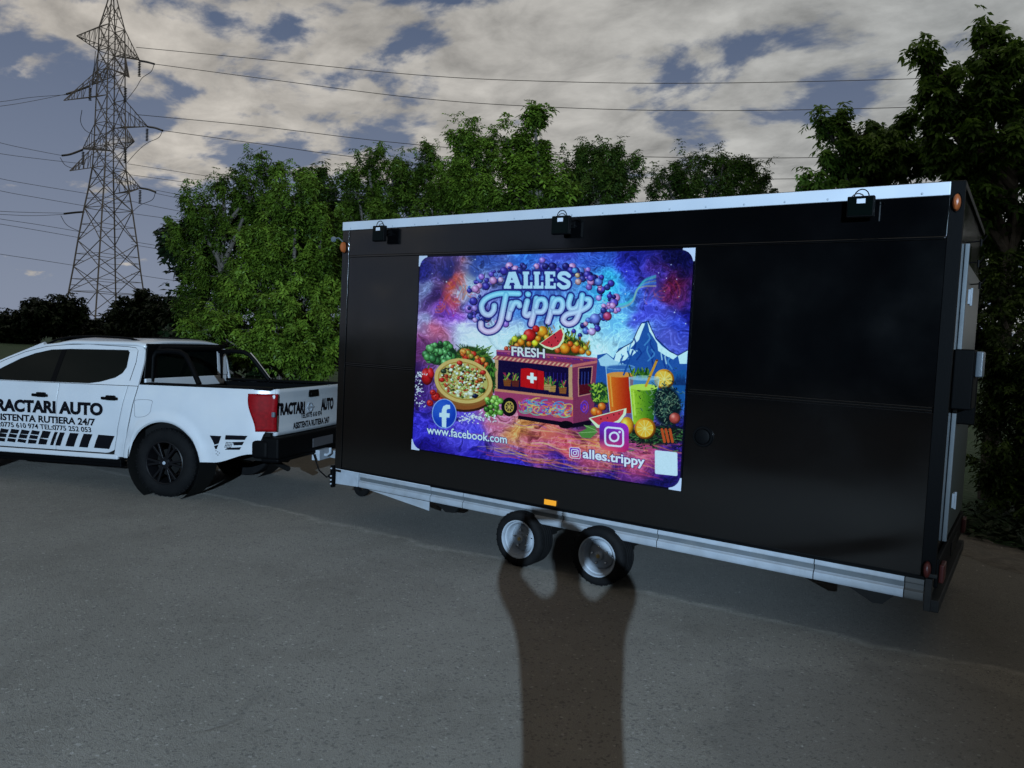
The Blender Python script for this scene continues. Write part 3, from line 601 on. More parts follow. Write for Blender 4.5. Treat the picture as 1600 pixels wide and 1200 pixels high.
    C.ell(1160, 895, 140, 44, (30, 40, 40), soft=14)
    for i in range(240): x = rr.uniform(1030, 1290); y = rr.gauss(900, 26); C.stroke([(x, y), (x+rr.uniform(-24, 24), y+rr.uniform(-10, 12))], rr.uniform(3, 6), rr.choice([(26, 46, 40), (50, 86, 54), (90, 120, 80), (20, 30, 40), (60, 50, 60)]), a=.9)
    for x in (1185, 1203, 1222): C.stroke([(x, 868), (x+12, 925)], 13, (190, 86, 50))
    C.poly([(842, 816), (870, 808), (1020, 768), (1018, 795), (990, 835), (930, 862), (880, 862)], (222, 224, 196)); C.poly([(852, 818), (1008, 775), (1004, 795), (980, 825), (930, 848), (888, 848)], (206, 70, 84))
    for x, y in ((900, 820), (930, 815), (960, 800), (925, 835), (985, 795)): C.ell(x, y, 2.5, 4, (50, 20, 30))
    for q in (((792, 886), (840, 862), (885, 880), (850, 912), (810, 908)), ((820, 850), (870, 852), (880, 875), (840, 872))): C.poly(q, (96, 130, 76)); C.stroke([q[0], q[2]], 2.5, (160, 180, 130))
    C.ball(1022, 852, 32, (226, 150, 50), 42); C.ball(1107, 864, 50, (216, 130, 44)); C.ell(1105, 864, 40, 41, (240, 170, 70)); C.ell(1105, 864, 5, 5, (250, 225, 170))
    for k in range(10): a = k*.628+.2; C.stroke([(1105, 864), (1105+37*math.cos(a), 864+38*math.sin(a))], 2.6, (250, 210, 140))
    # round f badge
    C.ell(164, 799, 58, 70, (150, 170, 235)); C.ell(164, 799, 54, 66, (32, 72, 178)); b = C.box(110, 733, 218, 866); d = ((b[4]-164)/54)**2+((b[5]-799)/66)**2
    C.put(b, (d < 1)*.5*np.clip(1-((b[4]-150)**2+(b[5]-770)**2)/5000, 0, 1), (90, 130, 225))
    C.poly([(152, 862), (152, 815), (140, 815), (141, 795), (152, 795), (153, 780), (160, 764), (174, 757), (192, 758), (192, 777), (180, 777), (175, 783), (175, 796), (190, 798), (188, 818), (174, 817), (172, 865)], (208, 220, 246))
    C.text('www.facebook.com', (80, 893), (457, 938), 40, (216, 222, 246), offset=.022, out=(36, 28, 120), outw=2)
    # camera badges
    def rsq(cx, cy, hw, hh, r, sk=.09):
        t = np.linspace(0, math.pi/2, 7); P = []
        for sx, sy, a0 in ((1, 1, 0), (-1, 1, 1), (-1, -1, 2), (1, -1, 3)):
            for a in t:
                x = sx*(hw-r); y = sy*(hh-r); an = a+a0*math.pi/2
                P.append((cx+x+r*math.cos(an), cy+y+r*math.sin(an)+sk*(x+r*math.cos(an))))
        return P
    def badge(cx, cy, h, thick, grad_on):
        if grad_on:
            P = rsq(cx, cy, h, h, h*.42); b0 = C.im.copy(); C.poly(P, (255, 0, 255)); msk = np.abs(C.im-b0).sum(2) > 1
            u = ((X-cx)/h+1)/2; v = ((Y-cy)/h+1)/2
            col = np.array([110, 60, 200])*((1-v)*(1-u*.2))[..., None]+np.array([215, 50, 130])*(v*.55+u*.3).clip(0, 1)[..., None]+np.array([235, 150, 60])*((v-.55)*(1-u)*1.6).clip(0, 1)[..., None]
            C.im = np.where(msk[..., None], col.clip(0, 255), b0)
        Q = rsq(cx, cy, h*.62, h*.62, h*.26); C.stroke(Q+[Q[0]], thick, (226, 216, 244), smooth=False)
        C.stroke([(cx+h*.3*math.cos(a/12*6.283), cy+h*.3*math.sin(a/12*6.283)) for a in range(13)], thick, (226, 216, 244)); C.ell(cx+h*.38, cy-h*.33, h*.07+1, h*.07+1, (226, 216, 244))
    badge(961, 904, 68, 9, True); badge(776, 981, 26, 4.5, True)
    Q = rsq(776, 981, 25, 25, 9); C.stroke(Q+[Q[0]], 3.5, (230, 205, 225), smooth=False)
    C.text('alles.trippy', (812, 1003), (1104, 1040), 44, (226, 218, 246), offset=.03, out=(74, 28, 110), outw=3)
    P = rsq(1204, 1026, 53, 56, 8, .1); C.poly(P, (206, 212, 238))
    im = (C.im/255).clip(0, 1); im = np.where(im < .5, .5*(im*2)**1.4, 1-.5*(2-2*im)**1.2)
    im = (im*np.array([1.04, 1.08, .95])).clip(0, 1)
    im = im+(vnoise(PW, PH, 3, rng, 1)[..., None]-.5)*.05
    return im.clip(0, 1)

def poster_image(corners, W=1120, H=760):
    """corners: crop coordinates of the print's top-left, top-right, bottom-right, bottom-left"""
    src = [(0, 1), (1, 1), (1, 0), (0, 0)]; A = []; B = []
    for (u, v), (x, y) in zip(src, corners):
        A += [[u, v, 1, 0, 0, 0, -u*x, -v*x], [0, 0, 0, u, v, 1, -u*y, -v*y]]; B += [x, y]
    h = np.append(np.linalg.solve(np.array(A, float), np.array(B, float)), 1).reshape(3, 3)
    im = paint_poster()
    v, u = np.mgrid[0:H, 0:W]; u = (u+.5)/W; v = (v+.5)/H
    w = h[2, 0]*u+h[2, 1]*v+1; x = (h[0, 0]*u+h[0, 1]*v+h[0, 2])/w; y = (h[1, 0]*u+h[1, 1]*v+h[1, 2])/w
    out = bil(im, x, y)
    # white backing shows at the four rounded corners
    ar = 2.719/1.84; px = np.minimum(u, 1-u)*ar*1.84; py = np.minimum(v, 1-v)*1.84; r = .105
    px -= .012; py -= .012
    m = (px < 0) | (py < 0) | ((px < r) & (py < r) & (np.hypot(r-px, r-py) > r))
    edge = ((px < 0) | (py < 0)) & ~(((np.minimum(u, 1-u)*2.719 < .1) & (np.minimum(v, 1-v)*1.84 < .1)))
    out[m] = (.84, .87, .92); out[edge] = out[edge]*0+np.array([.02, .02, .09])
    lin = np.where(out <= .04045, out/12.92, ((out+.055)/1.055)**2.4)
    img = bpy.data.images.new('poster_print', W, H, alpha=False, float_buffer=False)
    img.colorspace_settings.name = 'sRGB'
    buf = np.ones((H, W, 4), np.float32); buf[..., :3] = out
    img.pixels.foreach_set(buf.ravel()); img.update(); img.pack()
    return img
# ---------------------------------------------------------------- setting
def sheet(name, outline, z, m, sub=0):
    me = bpy.data.meshes.new(name); bm = bmesh.new(); vs = [bm.verts.new((x, y, z)) for x, y in outline]; bm.faces.new(vs); bmesh.ops.triangulate(bm, faces=bm.faces); bm.to_mesh(me); bm.free()
    me.materials.append(m); o = bpy.data.objects.new(name, me); S.collection.objects.link(o); o['kind'] = 'structure'; return o
sheet('field', [(-900, -900), (900, -900), (900, 900), (-900, 900)], -.012, M_field)
rg = random.Random(3)
edge = [(-60, -2), (-30, 1.0), (-14, 2.4), (-6, 3.3), (-2, 3.9), (2, 3.8), (4.5, 3.75), (5.5, 3.47), (6.0, 3.1), (6.9, 2.5), (9, 1.6), (14, .5), (30, -3), (60, -8)]
fine_edge = []
for (x0, y0), (x1, y1) in zip(edge, edge[1:]):
    n = max(2, int(math.hypot(x1-x0, y1-y0)/.35)) if abs(x0) < 15 else 4
    for k in range(n):
        t = k/n; fine_edge.append((x0+(x1-x0)*t+rg.uniform(-.03, .03), y0+(y1-y0)*t+rg.uniform(-.05, .05)))
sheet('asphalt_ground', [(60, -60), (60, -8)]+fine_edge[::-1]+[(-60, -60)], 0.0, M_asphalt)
soil = [(x+rg.uniform(-.05, .05), y+.9+rg.uniform(-.35, .35) if i % 2 else y+1.1) for i, (x, y) in enumerate(fine_edge)]
sheet('soil_verge', [(x, y-.12) for x, y in fine_edge]+soil[::-1], -.006, M_soil)
# heaped sandy edge of the asphalt
mb = MB(); n = len(fine_edge)
prof = [(-.16, .0015), (-.05, .018), (.08, .032), (.25, .03), (.55, -.004)]
for x, y in fine_edge:
    for dy, z in prof: mb.v.append((x+rg.uniform(-.02, .02), y+dy+rg.uniform(-.03, .03), max(.0012, z*rg.uniform(.4, 1.5)) if dy < .5 else z))
for i in range(n-1):
    for k in range(4): a = i*5+k; mb.f.append((a, a+5, a+6, a+1))
o = mb.build('verge_bank', M_soil, smooth=True, sharp=80); o['kind'] = 'structure'
# loose stones on the asphalt and verge
import numpy as np
def stones(name, n, xr, yr, size, m, z=0.0, seed=1):
    r = random.Random(seed); v = []; f = []
    for i in range(n):
        x = r.uniform(*xr); y = r.uniform(*yr); s = size*r.uniform(.4, 1.3); a = r.uniform(0, 6.3); b = len(v)
        for k in range(4): v.append((x+s*math.cos(a+k*1.57)*r.uniform(.7, 1.2), y+s*math.sin(a+k*1.57)*r.uniform(.7, 1.2), z))
        v.append((x, y, z+s*.7)); f += [(b, b+1, b+4), (b+1, b+2, b+4), (b+2, b+3, b+4), (b+3, b, b+4)]
    o = raw_mesh(name, np.array(v), np.array(f), m); o['kind'] = 'stuff'; return o
M_stone = mat('pale_stone', (.17, .16, .145), rough=.9, var=.4, vscale=30)
stones('gravel', 420, (-3, 8.5), (-4.5, 3.2), .006, M_stone, seed=2)
stones('gravel', 260, (4.9, 9), (2.6, 4.6), .016, M_stone, seed=4)
# ---------------------------------------------------------------- food trailer (its near side lies in the plane y = 0)
TW = 2.15; TLn = 5.488; ZT = 3.058; ZB = .538
tr = empty('food_trailer', (0, 0, 0)); tag(tr, 'black box food trailer with a colourful poster on its side, hitched behind the white pickup', 'trailer')
def P(mb, name, m, **k): return mb.build(name, m, tr, **k)
# shell behind the side skins
P(MB().box2((.03, .012, .56), (5.43, TW-.01, 3.02)), 'box_body', M_plastic)
P(MB().box2((-.004, .0, 3.022), (5.49, TW, 3.066)), 'roof', M_blacktrim, bevel=.006)
# side skins
P(MB().box2((.098, -.006, 2.722), (5.4055, .012, 2.971)), 'side_panel', M_black, bevel=.0012)
P(MB().box2((.098, -.004, 1.640), (5.4055, .012, 2.700)), 'hatch_panel', M_black, bevel=.0012)
P(MB().box2((.098, -.004, .552), (5.4055, .012, 1.600)), 'side_panel', M_black, bevel=.0012)
# hatch seam profile and rubber
P(MB().box2((.098, -.012, 2.702), (5.40, .012, 2.719)), 'hinge_rail', M_black, bevel=.003)
P(MB().box2((.098, -.0065, 1.606), (5.40, .012, 1.617)), 'seam_strip', M_black, bevel=.002)
P(MB().box2((.098, -.0065, 1.624), (5.40, .012, 1.635)), 'seam_strip', M_black, bevel=.002)
P(MB().box2((0.0, -.012, .50), (.092, .05, 2.972)), 'corner_post', M_black, bevel=.002)
P(MB().box2((5.406, -.012, .545), (5.488, .05, 3.060)), 'corner_post', M_plastic, bevel=.003)
P(MB().box2((0.0, -.022, 2.974), (5.408, .0, 3.058)), 'roof_trim', M_alu, bevel=.004, label='bright aluminium strip along the roof edge')
rv = P(MB().lathe([(0, -.0275), (.006, -.026), (.008, -.022)], 8), 'rivet', M_steel); rv.location = (.12, 0, 2.992)
for k in range(1, 19):
    c = rv.copy(); S.collection.objects.link(c); c.parent = tr; c.location = (.12+k*.285, 0, 2.992)
# front and rear walls
P(MB().box2((-.004, .052, .50), (.028, TW-.05, 3.02)), 'front_panel', M_black, bevel=.004)
P(MB().box2((-.012, TW-.05, .50), (.08, TW+.01, 3.02)), 'corner_post', M_black, bevel=.006)
P(MB().box2((5.432, .052, .56), (5.470, TW-.05, 3.02)), 'rear_panel', M_black, bevel=.004)
P(MB().box2((0.03, TW-.008, .56), (5.46, TW+.006, 3.02)), 'side_panel', M_black, bevel=.0012)
# rear door leaf of grey panel with bright hinge edge
P(MB().box2((5.474, .56, .70), (5.492, 1.98, 2.62)), 'rear_door', M_grey, bevel=.004)
hz = MB().box2((5.472, .505, .69), (5.500, .535, 2.74)); P(hz, 'hinge_post', M_galvd, bevel=.004, label='bright aluminium door edge on the trailer rear')
for z in (2.38, .98):
    P(MB().box2((5.512, .50, z-.05), (5.528, .58, z+.05)).tube([(5.53, .53, z-.06), (5.53, .53, z+.06)], .009), 'hinge', M_steel, bevel=.002)
# rear mounted cabinet
P(MB().box2((5.474, .28, 1.62), (5.595, .66, 2.02)), 'rear_cabinet', M_plastic, bevel=.012)
P(MB().box2((5.597, .34, 1.84), (5.640, .56, 2.01)), 'work_lamp', M_clear, bevel=.008)
P(MB().box2((5.48, .664, 1.50), (5.60, .72, 1.90)), 'side_cover', M_plastic, bevel=.01)
for z, y in ((2.62, .62), (2.50, .95), (2.78, .75)):
    P(MB().tube([(5.47, y, z), (5.56, y+.02, z+.01), (5.58, y+.04, z+.05)], .005).tube([(5.55, y, z-.03), (5.55, y, z+.02)], .008), 'bracket', M_blacktrim)
# lamps
def marker(x, y, z, m, nm, sx=.022):
    o = P(MB().lathe([(0, -.055), (.012, -.052), (.020, -.04), (.023, -.02), (.023, 0)], 16, Matrix.Translation((x, y, z)) @ Matrix.Diagonal((sx/.022, 1, 2.3, 1))), nm, m, smooth=True)
    b = MB().lathe([(0.028, -.008), (.028, .004)], 16, Matrix.Translation((x, y, z)) @ Matrix.Diagonal((1, 1, 2.2, 1))).build('lamp_base', M_plastic, o, smooth=True)
    return o
marker(.030, -.012, 2.803, M_amber, 'marker_lamp'); marker(5.447, -.012, 2.925, M_amber, 'marker_lamp'); marker(5.441, -.012, .600, M_darkred, 'marker_lamp').scale = (1, 1, 1)
P(MB().tube([(.0, -.01, 2.86), (-.04, -.03, 2.90), (-.10, -.04, 2.895)], .006).lathe([(0, -.02), (.025, -.018), (.03, 0), (.02, .01)], 14, Matrix.Translation((-.10, -.04, 2.885))), 'side_lamp', M_clear, smooth=True)
P(MB().box2((2.556, -.020, .563), (2.672, -.006, .608)), 'reflector', M_orange, bevel=.003)
o = P(MB().lathe([(0, -.030), (.045, -.030), (.055, -.026), (.058, -.004)], 28, Matrix.Translation((3.907, -.002, 1.288))), 'vent_cap', M_plastic, smooth=True)
MB().lathe([(.062, -.018), (.075, -.018), (.079, -.012), (.079, -.002)], 28, Matrix.Translation((3.907, -.002, 1.288))).build('vent_ring', M_blacktrim, o, smooth=True)
# three lamp boxes below the roof strip
for x, z, w, h in ((0.605, 2.907, .150, .150), (2.641, 2.896, .165, .150), (4.909, 2.914, .165, .135)):
    y0 = -.085
    o = P(MB().box2((x-w/2, y0-.045, z-h/2), (x+w/2, y0, z+h/2)), 'floodlight', M_plastic, bevel=.006, label='small black floodlight box on a bracket under the roof strip')
    MB().box2((x-w/2+.008, y0-.051, z-h/2+.008), (x+w/2-.008, y0-.046, z+h/2-.008)).build('lamp_glass', M_glass, o)
    MB().box2((x-.022, y0-.054, z+h/2-.050), (x+.030, y0-.0515, z+h/2-.020)).build('sticker', M_white, o)
    MB().tube([(x+.045*math.cos(a), y0-.022, z+h/2-.004+.050*math.sin(a)) for a in [math.pi*k/10 for k in range(11)]], .004, 6).build('cable_loop', M_plastic, o)
    MB().bar((x+w*.30, y0+.002, z), (x+w*.30, -.008, z+.02), .02, .006).bar((x-w*.30, y0+.002, z), (x-w*.30, -.008, z+.02), .02, .006).box2((x-w*.4, -.014, z-.01), (x+w*.4, -.007, z+.05)).build('bracket', M_plastic, o)
    MB().tube([(x+w/2, y0-.01, z+h/2-.025), (x+w/2+.03, y0+.03, z+h/2-.02), (x+w/2+.05, y0+.10, z+h/2-.05)], .003, 5).build('clip', M_blacktrim, o)
# the printed poster
CORN = [(60, 62), (1347, 20), (1272, 1158), (7, 968)]
img = poster_image(CORN)
mp_ = bpy.data.materials.new('printed_vinyl'); mp_.use_nodes = True; t = mp_.node_tree; b = t.nodes['Principled BSDF']
tx = t.nodes.new('ShaderNodeTexImage'); tx.image = img; tx.interpolation = 'Linear'; uvn = t.nodes.new('ShaderNodeUVMap'); t.links.new(uvn.outputs[0], tx.inputs[0])
mu = t.nodes.new('ShaderNodeMix'); mu.data_type = 'RGBA'; mu.blend_type = 'MULTIPLY'; mu.inputs[0].default_value = 1; mu.inputs[7].default_value = (PR := .38, .38, .39, 1); t.links.new(tx.outputs[0], mu.inputs[6]); t.links.new(mu.outputs[2], b.inputs['Base Color'])
b.inputs['Roughness'].default_value = .2; b.inputs['Specular IOR Level'].default_value = .3
co = t.nodes.new('ShaderNodeTexCoord'); no = t.nodes.new('ShaderNodeTexNoise'); no.inputs['Scale'].default_value = 2.2; no.inputs['Detail'].default_value = 2; t.links.new(co.outputs['Object'], no.inputs['Vector'])
bu = t.nodes.new('ShaderNodeBump'); bu.inputs['Distance'].default_value = .006; t.links.new(no.outputs[0], bu.inputs['Height']); t.links.new(bu.outputs[0], b.inputs['Normal'])
p0, p1, q0, q1 = 1.043, 3.762, .854, 2.694
nx, nz = 54, 36; vs = []; fs = []; uv = []
for j in range(nz+1):
    for i in range(nx+1):
        a, c = i/nx, j/nz; x = p0+(p1-p0)*a; z = q0+(q1-q0)*c
        y = -.0135-.006*math.exp(-a*18)*abs(math.sin(c*7+1))-.0025*math.exp(-(1-c)*14)*math.sin(a*13)**2
        y -= .004*math.exp(-((z-1.62)/.022)**2)   # the print bridges the seam strips
        vs.append((x, y, z)); uv.append((a, c))
for j in range(nz):
    for i in range(nx): k = j*(nx+1)+i; fs.append((k, k+1, k+nx+2, k+nx+1))
me = bpy.data.meshes.new('poster'); me.from_pydata(vs, [], fs); ul = me.uv_layers.new(name='print')
for lp in me.loops: ul.data[lp.index].uv = uv[lp.vertex_index]
me.polygons.foreach_set('use_smooth', [True]*len(me.polygons)); me.materials.append(mp_)
po = bpy.data.objects.new('poster', me); S.collection.objects.link(po); po.parent = tr; po['label'] = 'glossy poster reading ALLES Trippy with a fruit stall, pizza and juices'
me.materials.append(M_ink); so = po.modifiers.new('thick', 'SOLIDIFY'); es = po.modifiers.new('crease', 'EDGE_SPLIT'); es.split_angle = math.radians(40); so.material_offset_rim = 1; so.thickness = .0012; so.offset = 1 if False else -1
# aluminium side skirt in lengths, drawn profile
prof = [(-.002, .536), (-.012, .534), (-.016, .500), (-.013, .492), (-.002, .488), (-.001, .455), (-.010, .447), (-.022, .442), (-.024, .405), (-.015, .388), (.015, .386), (.015, .536)]
def skirt(x0, x1, m=M_galv, m2=M_galvd):
    n = len(prof); v = [(x0, y, z) for y, z in prof]+[(x1, y, z) for y, z in prof]
    f = [tuple(range(n))[::-1], tuple(range(n, 2*n))]+[(i, (i+1) % n, n+(i+1) % n, n+i) for i in range(n)]
    o = P(MB().add(v, f), 'skirt_panel', m, bevel=.0015); o.data.materials.append(m2)
    for p in o.data.polygons:
        c = p.center
        if .455 < c.z < .489 and c.y < .0: p.material_index = 1
    return o
js = [.36, 1.304, 1.689, 2.741, 3.594, 4.755, 5.318]
for a, b_ in zip(js, js[1:]): skirt(a+.003, b_-.003)
M_skirtshade = mat('shaded_skirt_profile', (.022, .022, .021), rough=.7, var=.2, dirt=(.03, .03, .028), dscale=6, damt=.7)  # shadow over the skirt's last stretch, put into the metal's colour
skirt(5.321, 5.43, M_skirtshade, M_skirtshade).data.name = 'skirt_end_shaded'
P(MB().box2((.095, -.020, .528), (5.43, -.004, .549)), 'sill_trim', M_blacktrim, bevel=.002)
P(MB().box2((.03, -.024, .530), (1.30, -.0205, .536)), 'edge_strip', M_alu)
# front wedge corner of the skirt
P(MB().add([(.012, -.004, .528), (.345, -.012, .528), (.345, -.02, .388), (.012, -.004, .372), (.012, .02, .528), (.345, .02, .528), (.345, .02, .388), (.012, .02, .372)], [(0, 1, 2, 3), (4, 7, 6, 5), (0, 4, 5, 1), (1, 5, 6, 2), (2, 6, 7, 3), (3, 7, 4, 0)]), 'skirt_corner', M_steel, bevel=.003)
P(MB().box2((-.045, -.03, .355), (-.004, .03, .56)).box2((-.04, -.025, .33), (-.01, .02, .356)), 'corner_leg', M_plastic, bevel=.004)
for z in (.37, .41, .45, .53): P(MB().lathe([(0, -.042), (.008, -.040), (.009, -.030)], 8, Matrix.Translation((-.025, 0, z))), 'bolt', M_steel)
P(MB().prism([(.50, .384), (1.294, .384), (1.294, .300)], -.018, -.012), 'gusset_plate', M_galv, label='pale triangular steel plate below the skirt')
P(MB().prism([(1.31, .384), (1.60, .384), (1.55, .31), (1.44, .30), (1.33, .36)], .05, .09), 'hanger_plate', M_under)
P(MB().prism([(4.95, .384), (5.27, .384), (5.19, .30), (5.13, .295)], .04, .08), 'mud_bracket', M_under)
# rear bumper frame
M_bar = mat('black_bumper_paint', (.006, .006, .006), rough=.6, spec=.1, dirt=(.018, .017, .015), dscale=10, damt=.5)
P(MB().box2((5.435, -.02, .33), (5.475, .05, .540)).box2((5.436, -.024, .55), (5.50, .0, .575)), 'bumper_post', M_bar, bevel=.004)
P(MB().box2((5.46, .02, .32), (5.52, TW-.02, .40)), 'bumper_beam', M_bar, bevel=.006)
P(MB().box2((5.475, .06, .47), (5.50, TW-.06, .66)), 'light_board', M_plastic, bevel=.006)
for y in (.16, TW-.16): P(MB().box2((5.50, y-.08, .50), (5.53, y+.08, .62)), 'tail_lamp', M_darkred, bevel=.008)
P(MB().box2((5.50, .95, .50), (5.506, 1.45, .60)), 'plate_holder', M_blacktrim, bevel=.002)
# chassis
ch = MB()
for y in (.34, TW-.34): ch.box2((.02, y-.03, .40), (5.42, y+.03, .535))
for x in (.4, 1.3, 2.0, 3.6, 4.4, 5.2): ch.box2((x-.03, .02, .42), (x+.03, TW-.02, .53))
ch.box2((.03, .016, .525), (5.43, TW-.016, .556))
P(ch, 'chassis_frame', M_under)
for x in (2.358, 3.122): P(MB().tube([(x+.02, .02, .2375), (x+.02, TW-.02, .2375)], .035, 10).box2((x+.0, .30, .22), (x+.10, .40, .40)).box2((x+.0, TW-.40, .22), (x+.10, TW-.30, .40)), 'axle', M_under)
ax = MB().tube([(-.02, .42, .46), (-.95, 1.0, .44)], .035, 8).tube([(-.02, TW-.42, .46), (-.95, 1.0, .44)], .035, 8).box((-1.02, 1.0, .46), (.28, .10, .09)).tube([(-.62, 1.02, .62), (-.62, 1.02, .14)], .028, 10)
P(ax, 'drawbar', M_steel, smooth=True)
P(MB().lathe([(.05, -.03), (.11, -.03), (.115, -.02), (.115, .02), (.11, .03), (.05, .03)], 24, Matrix.Translation((-.62, 1.02, .115)), close=True), 'jockey_wheel', M_rubber, smooth=True)
# wheels
def wheel(xc, yo, side):
    """outer face plane y=yo; side=-1: outer face towards -y"""
    M = Matrix.Translation((xc, yo, .2375)) @ (Matrix.Identity(4) if side < 0 else Matrix.Rotation(math.pi, 4, 'Z'))
    R = .2375; w = .195
    prof = [(.158, .012), (.170, .002), (.200, -.004), (.222, .004), (.2345, .022), (R, .045)]
    y = .052
    for k in range(5): prof += [(R, y), (R, y+.022), (R-.007, y+.0235), (R-.007, y+.029)]; y += .0305
    prof += [(R, w-.012), (.232, w+.006), (.205, w+.012), (.158, w)]
    t_ = P(MB().lathe(prof, 64, M), 'tyre', M_rubber, smooth=True, sharp=50)
    # sipes
    sp = MB()
    for k in range(64):
        a = k/64*6.283; q = M @ Matrix.Rotation(a, 4, 'Y')
        sp.box(q @ Vector((R-.001, .03+.013*(k % 2), 0)), (.006, .020, .009), (q.to_3x3()))
    sp.build('tread_block', M_rubber, t_)
    rm = P(MB().lathe([(.160, .020), (.166, .006), (.163, -.002), (.155, -.001), (.150, .008), (.147, .030), (.138, .034), (.131, .050), (.127, .085), (.114, .098), (.108, .086), (.100, .082), (.060, .076), (.045, .066), (.0, .066)], 48, M), 'rim', M_steel, smooth=True, sharp=40)
    MB().lathe([(.160, .02), (.150, .04), (.140, .16), (.160, .18)], 48, M).build('rim_barrel', M_steel, rm, smooth=True)
    MB().lathe([(.038, .068), (.038, .045), (.033, .034), (.022, .028), (0, .026)], 20, M).build('hub', M_steel, rm, smooth=True)
    MB().lathe([(.017, .030), (.015, .020), (0, .018)], 16, M).build('hub_cap', M_brass, rm, smooth=True)
    for k in range(5):
        a = k/5*6.283+.5; c = Vector((.073*math.cos(a), 0, .073*math.sin(a)))
        MB().lathe([(.0115, .082), (.0115, .060), (.008, .054), (0, .053)], 6, M @ Matrix.Translation(c)).build('wheel_nut', M_chrome, rm)
    MB().tube([M @ Vector((.118, .05, .02)), M @ Vector((.128, .015, .03))], .004, 6).build('valve', M_plastic, rm)
for x in (2.358, 3.122): wheel(x, -.101, -1)
for x in (2.358, 3.122): wheel(x, TW+.101, 1)
for x in (2.358, 3.122):   # dark inner drums
    P(MB().tube([(x, .05, .2375), (x, .16, .2375)], .12, 20), 'brake_drum', M_under, smooth=True)
# ---------------------------------------------------------------- pickup truck; local x forward, y to its left (towards the viewer), origin under the rear axle
TH = .35357; PITCH = .024
tk = empty('pickup_truck', (-2.3735, .2249, 0), (0, PITCH, math.pi+TH)); tag(tk, 'white double cab pickup truck with black lettering on its doors, towing the black trailer', 'pickup truck')
def T(mb, name, m, parent=None, **k): return mb.build(name, m, parent or tk, **k)
AR = .452; AZ = .395; FX = 3.16
def sst(a, b, x): t = min(1, max(0, (x-a)/(b-a))); return t*t*(3-2*t)
def by(x, z):
    """half width of the body side"""
    y = .918
    y -= .030*sst(.75, .40, z) if z < .75 else 0
    y -= .028*sst(1.00, 1.26, z)
    y -= .010*math.exp(-((z-.66)/.05)**2)
    for xc in (0, FX):
        r = math.hypot(x-xc, z-AZ)
        y += .030*(1-sst(AR+.02, AR+.15, r))*(1 if z < 1.0 else 0)
        if AR+.015 > r: y -= .018*sst(AR+.015, AR, r)
    y -= .085*sst(-1.02, -1.33, x)**1.5 if x < -1.02 else 0
    y -= .16*sst(3.3, 4.12, x)**1.4 if x > 3.3 else 0
    return y
def zlow(x, base):
    z = base(x)
    for xc in (0, FX):
        if abs(x-xc) < AR: z = max(z, AZ+math.sqrt(max(0, AR*AR-(x-xc)**2)))
    return z
def skin(name, xl, xr, base, ztop, m=None, side=1, rows=16, off=0, step=.035, thick=.02, parent=None, label=None):
    """xl,xr: functions of z (xl < xr); base: function of x; ztop: function of x"""
    us = []
    n = max(4, int((xr(.8)-xl(.8))/step))
    us = [i/n for i in range(n+1)]
    a, b = xl(AZ), xr(AZ)
    for xc in (0, FX):   # columns at the arch rim
        for k in range(0, 19):
            xx = xc+AR*math.cos(math.pi*k/18)*.9999
            if a < xx < b: us.append((xx-a)/(b-a))
        for e in (-1.0001, 1.0001):
            xx = xc+AR*e
            if a < xx < b: us.append((xx-a)/(b-a))
    us = sorted(set(us)); V = []; F = []
    for u_ in us:
        z0 = .6
        for _ in range(8): z0 = zlow(xl(z0)*(1-u_)+xr(z0)*u_, base)
        for j in range(rows+1):
            xt = xl(1.2)*(1-u_)+xr(1.2)*u_; zt = ztop(xt); z = z0+(zt-z0)*(j/rows); x = xl(z)*(1-u_)+xr(z)*u_
            V.append((x, side*(by(x, z)+off), z))
    for i in range(len(us)-1):
        for j in range(rows): k = i*(rows+1)+j; F.append((k, k+rows+1, k+rows+2, k+1))
    me = bpy.data.meshes.new(name); me.from_pydata(V, [], F); bm = bmesh.new(); bm.from_mesh(me); bmesh.ops.recalc_face_normals(bm, faces=bm.faces)
    if (sum(f.normal.y*f.calc_area() for f in bm.faces) < 0) == (side > 0): bmesh.ops.reverse_faces(bm, faces=bm.faces)
    bm.to_mesh(me); bm.free(); me.polygons.foreach_set('use_smooth', [True]*len(me.polygons)); me.materials.append(m or M_truck)
    o = bpy.data.objects.new(name, me); S.collection.objects.link(o); o.parent = parent or tk
    sol = o.modifiers.new('thick', 'SOLIDIFY'); sol.thickness = thick; sol.offset = -1
    bv = o.modifiers.new('bevel', 'BEVEL'); bv.width = .005; bv.segments = 2; bv.limit_method = 'ANGLE'; bv.angle_limit = math.radians(50)
    w = o.modifiers.new('normals', 'WEIGHTED_NORMAL'); w.keep_sharp = True
    if label: o['label'] = label
    return o
sill = lambda x: .415
def bed_base(x):
    if x < -.45: return .425+.12*sst(-.6, -1.1, x)+.28*sst(-1.10, -1.27, x)
    return .415
gapx = lambda z: .355+.205*sst(1.24, .42, z)*(1.24-z)/.8+.0 if z < 1.24 else .355
bedF = lambda z: .345+(1.25-z)*.235; cabR = lambda z: .362+(1.25-z)*.235; doorR = lambda z: .478+(1.28-z)*.235; doorR2 = lambda z: doorR(z)+.008
split = lambda z: 1.425+(1.2-z)*.07; split2 = lambda z: split(z)+.008
doorF = lambda z: 2.50-(1.0-z)*.02; fendR = lambda z: doorF(z)+.008
belt = lambda x: 1.232-.0*(x-1)
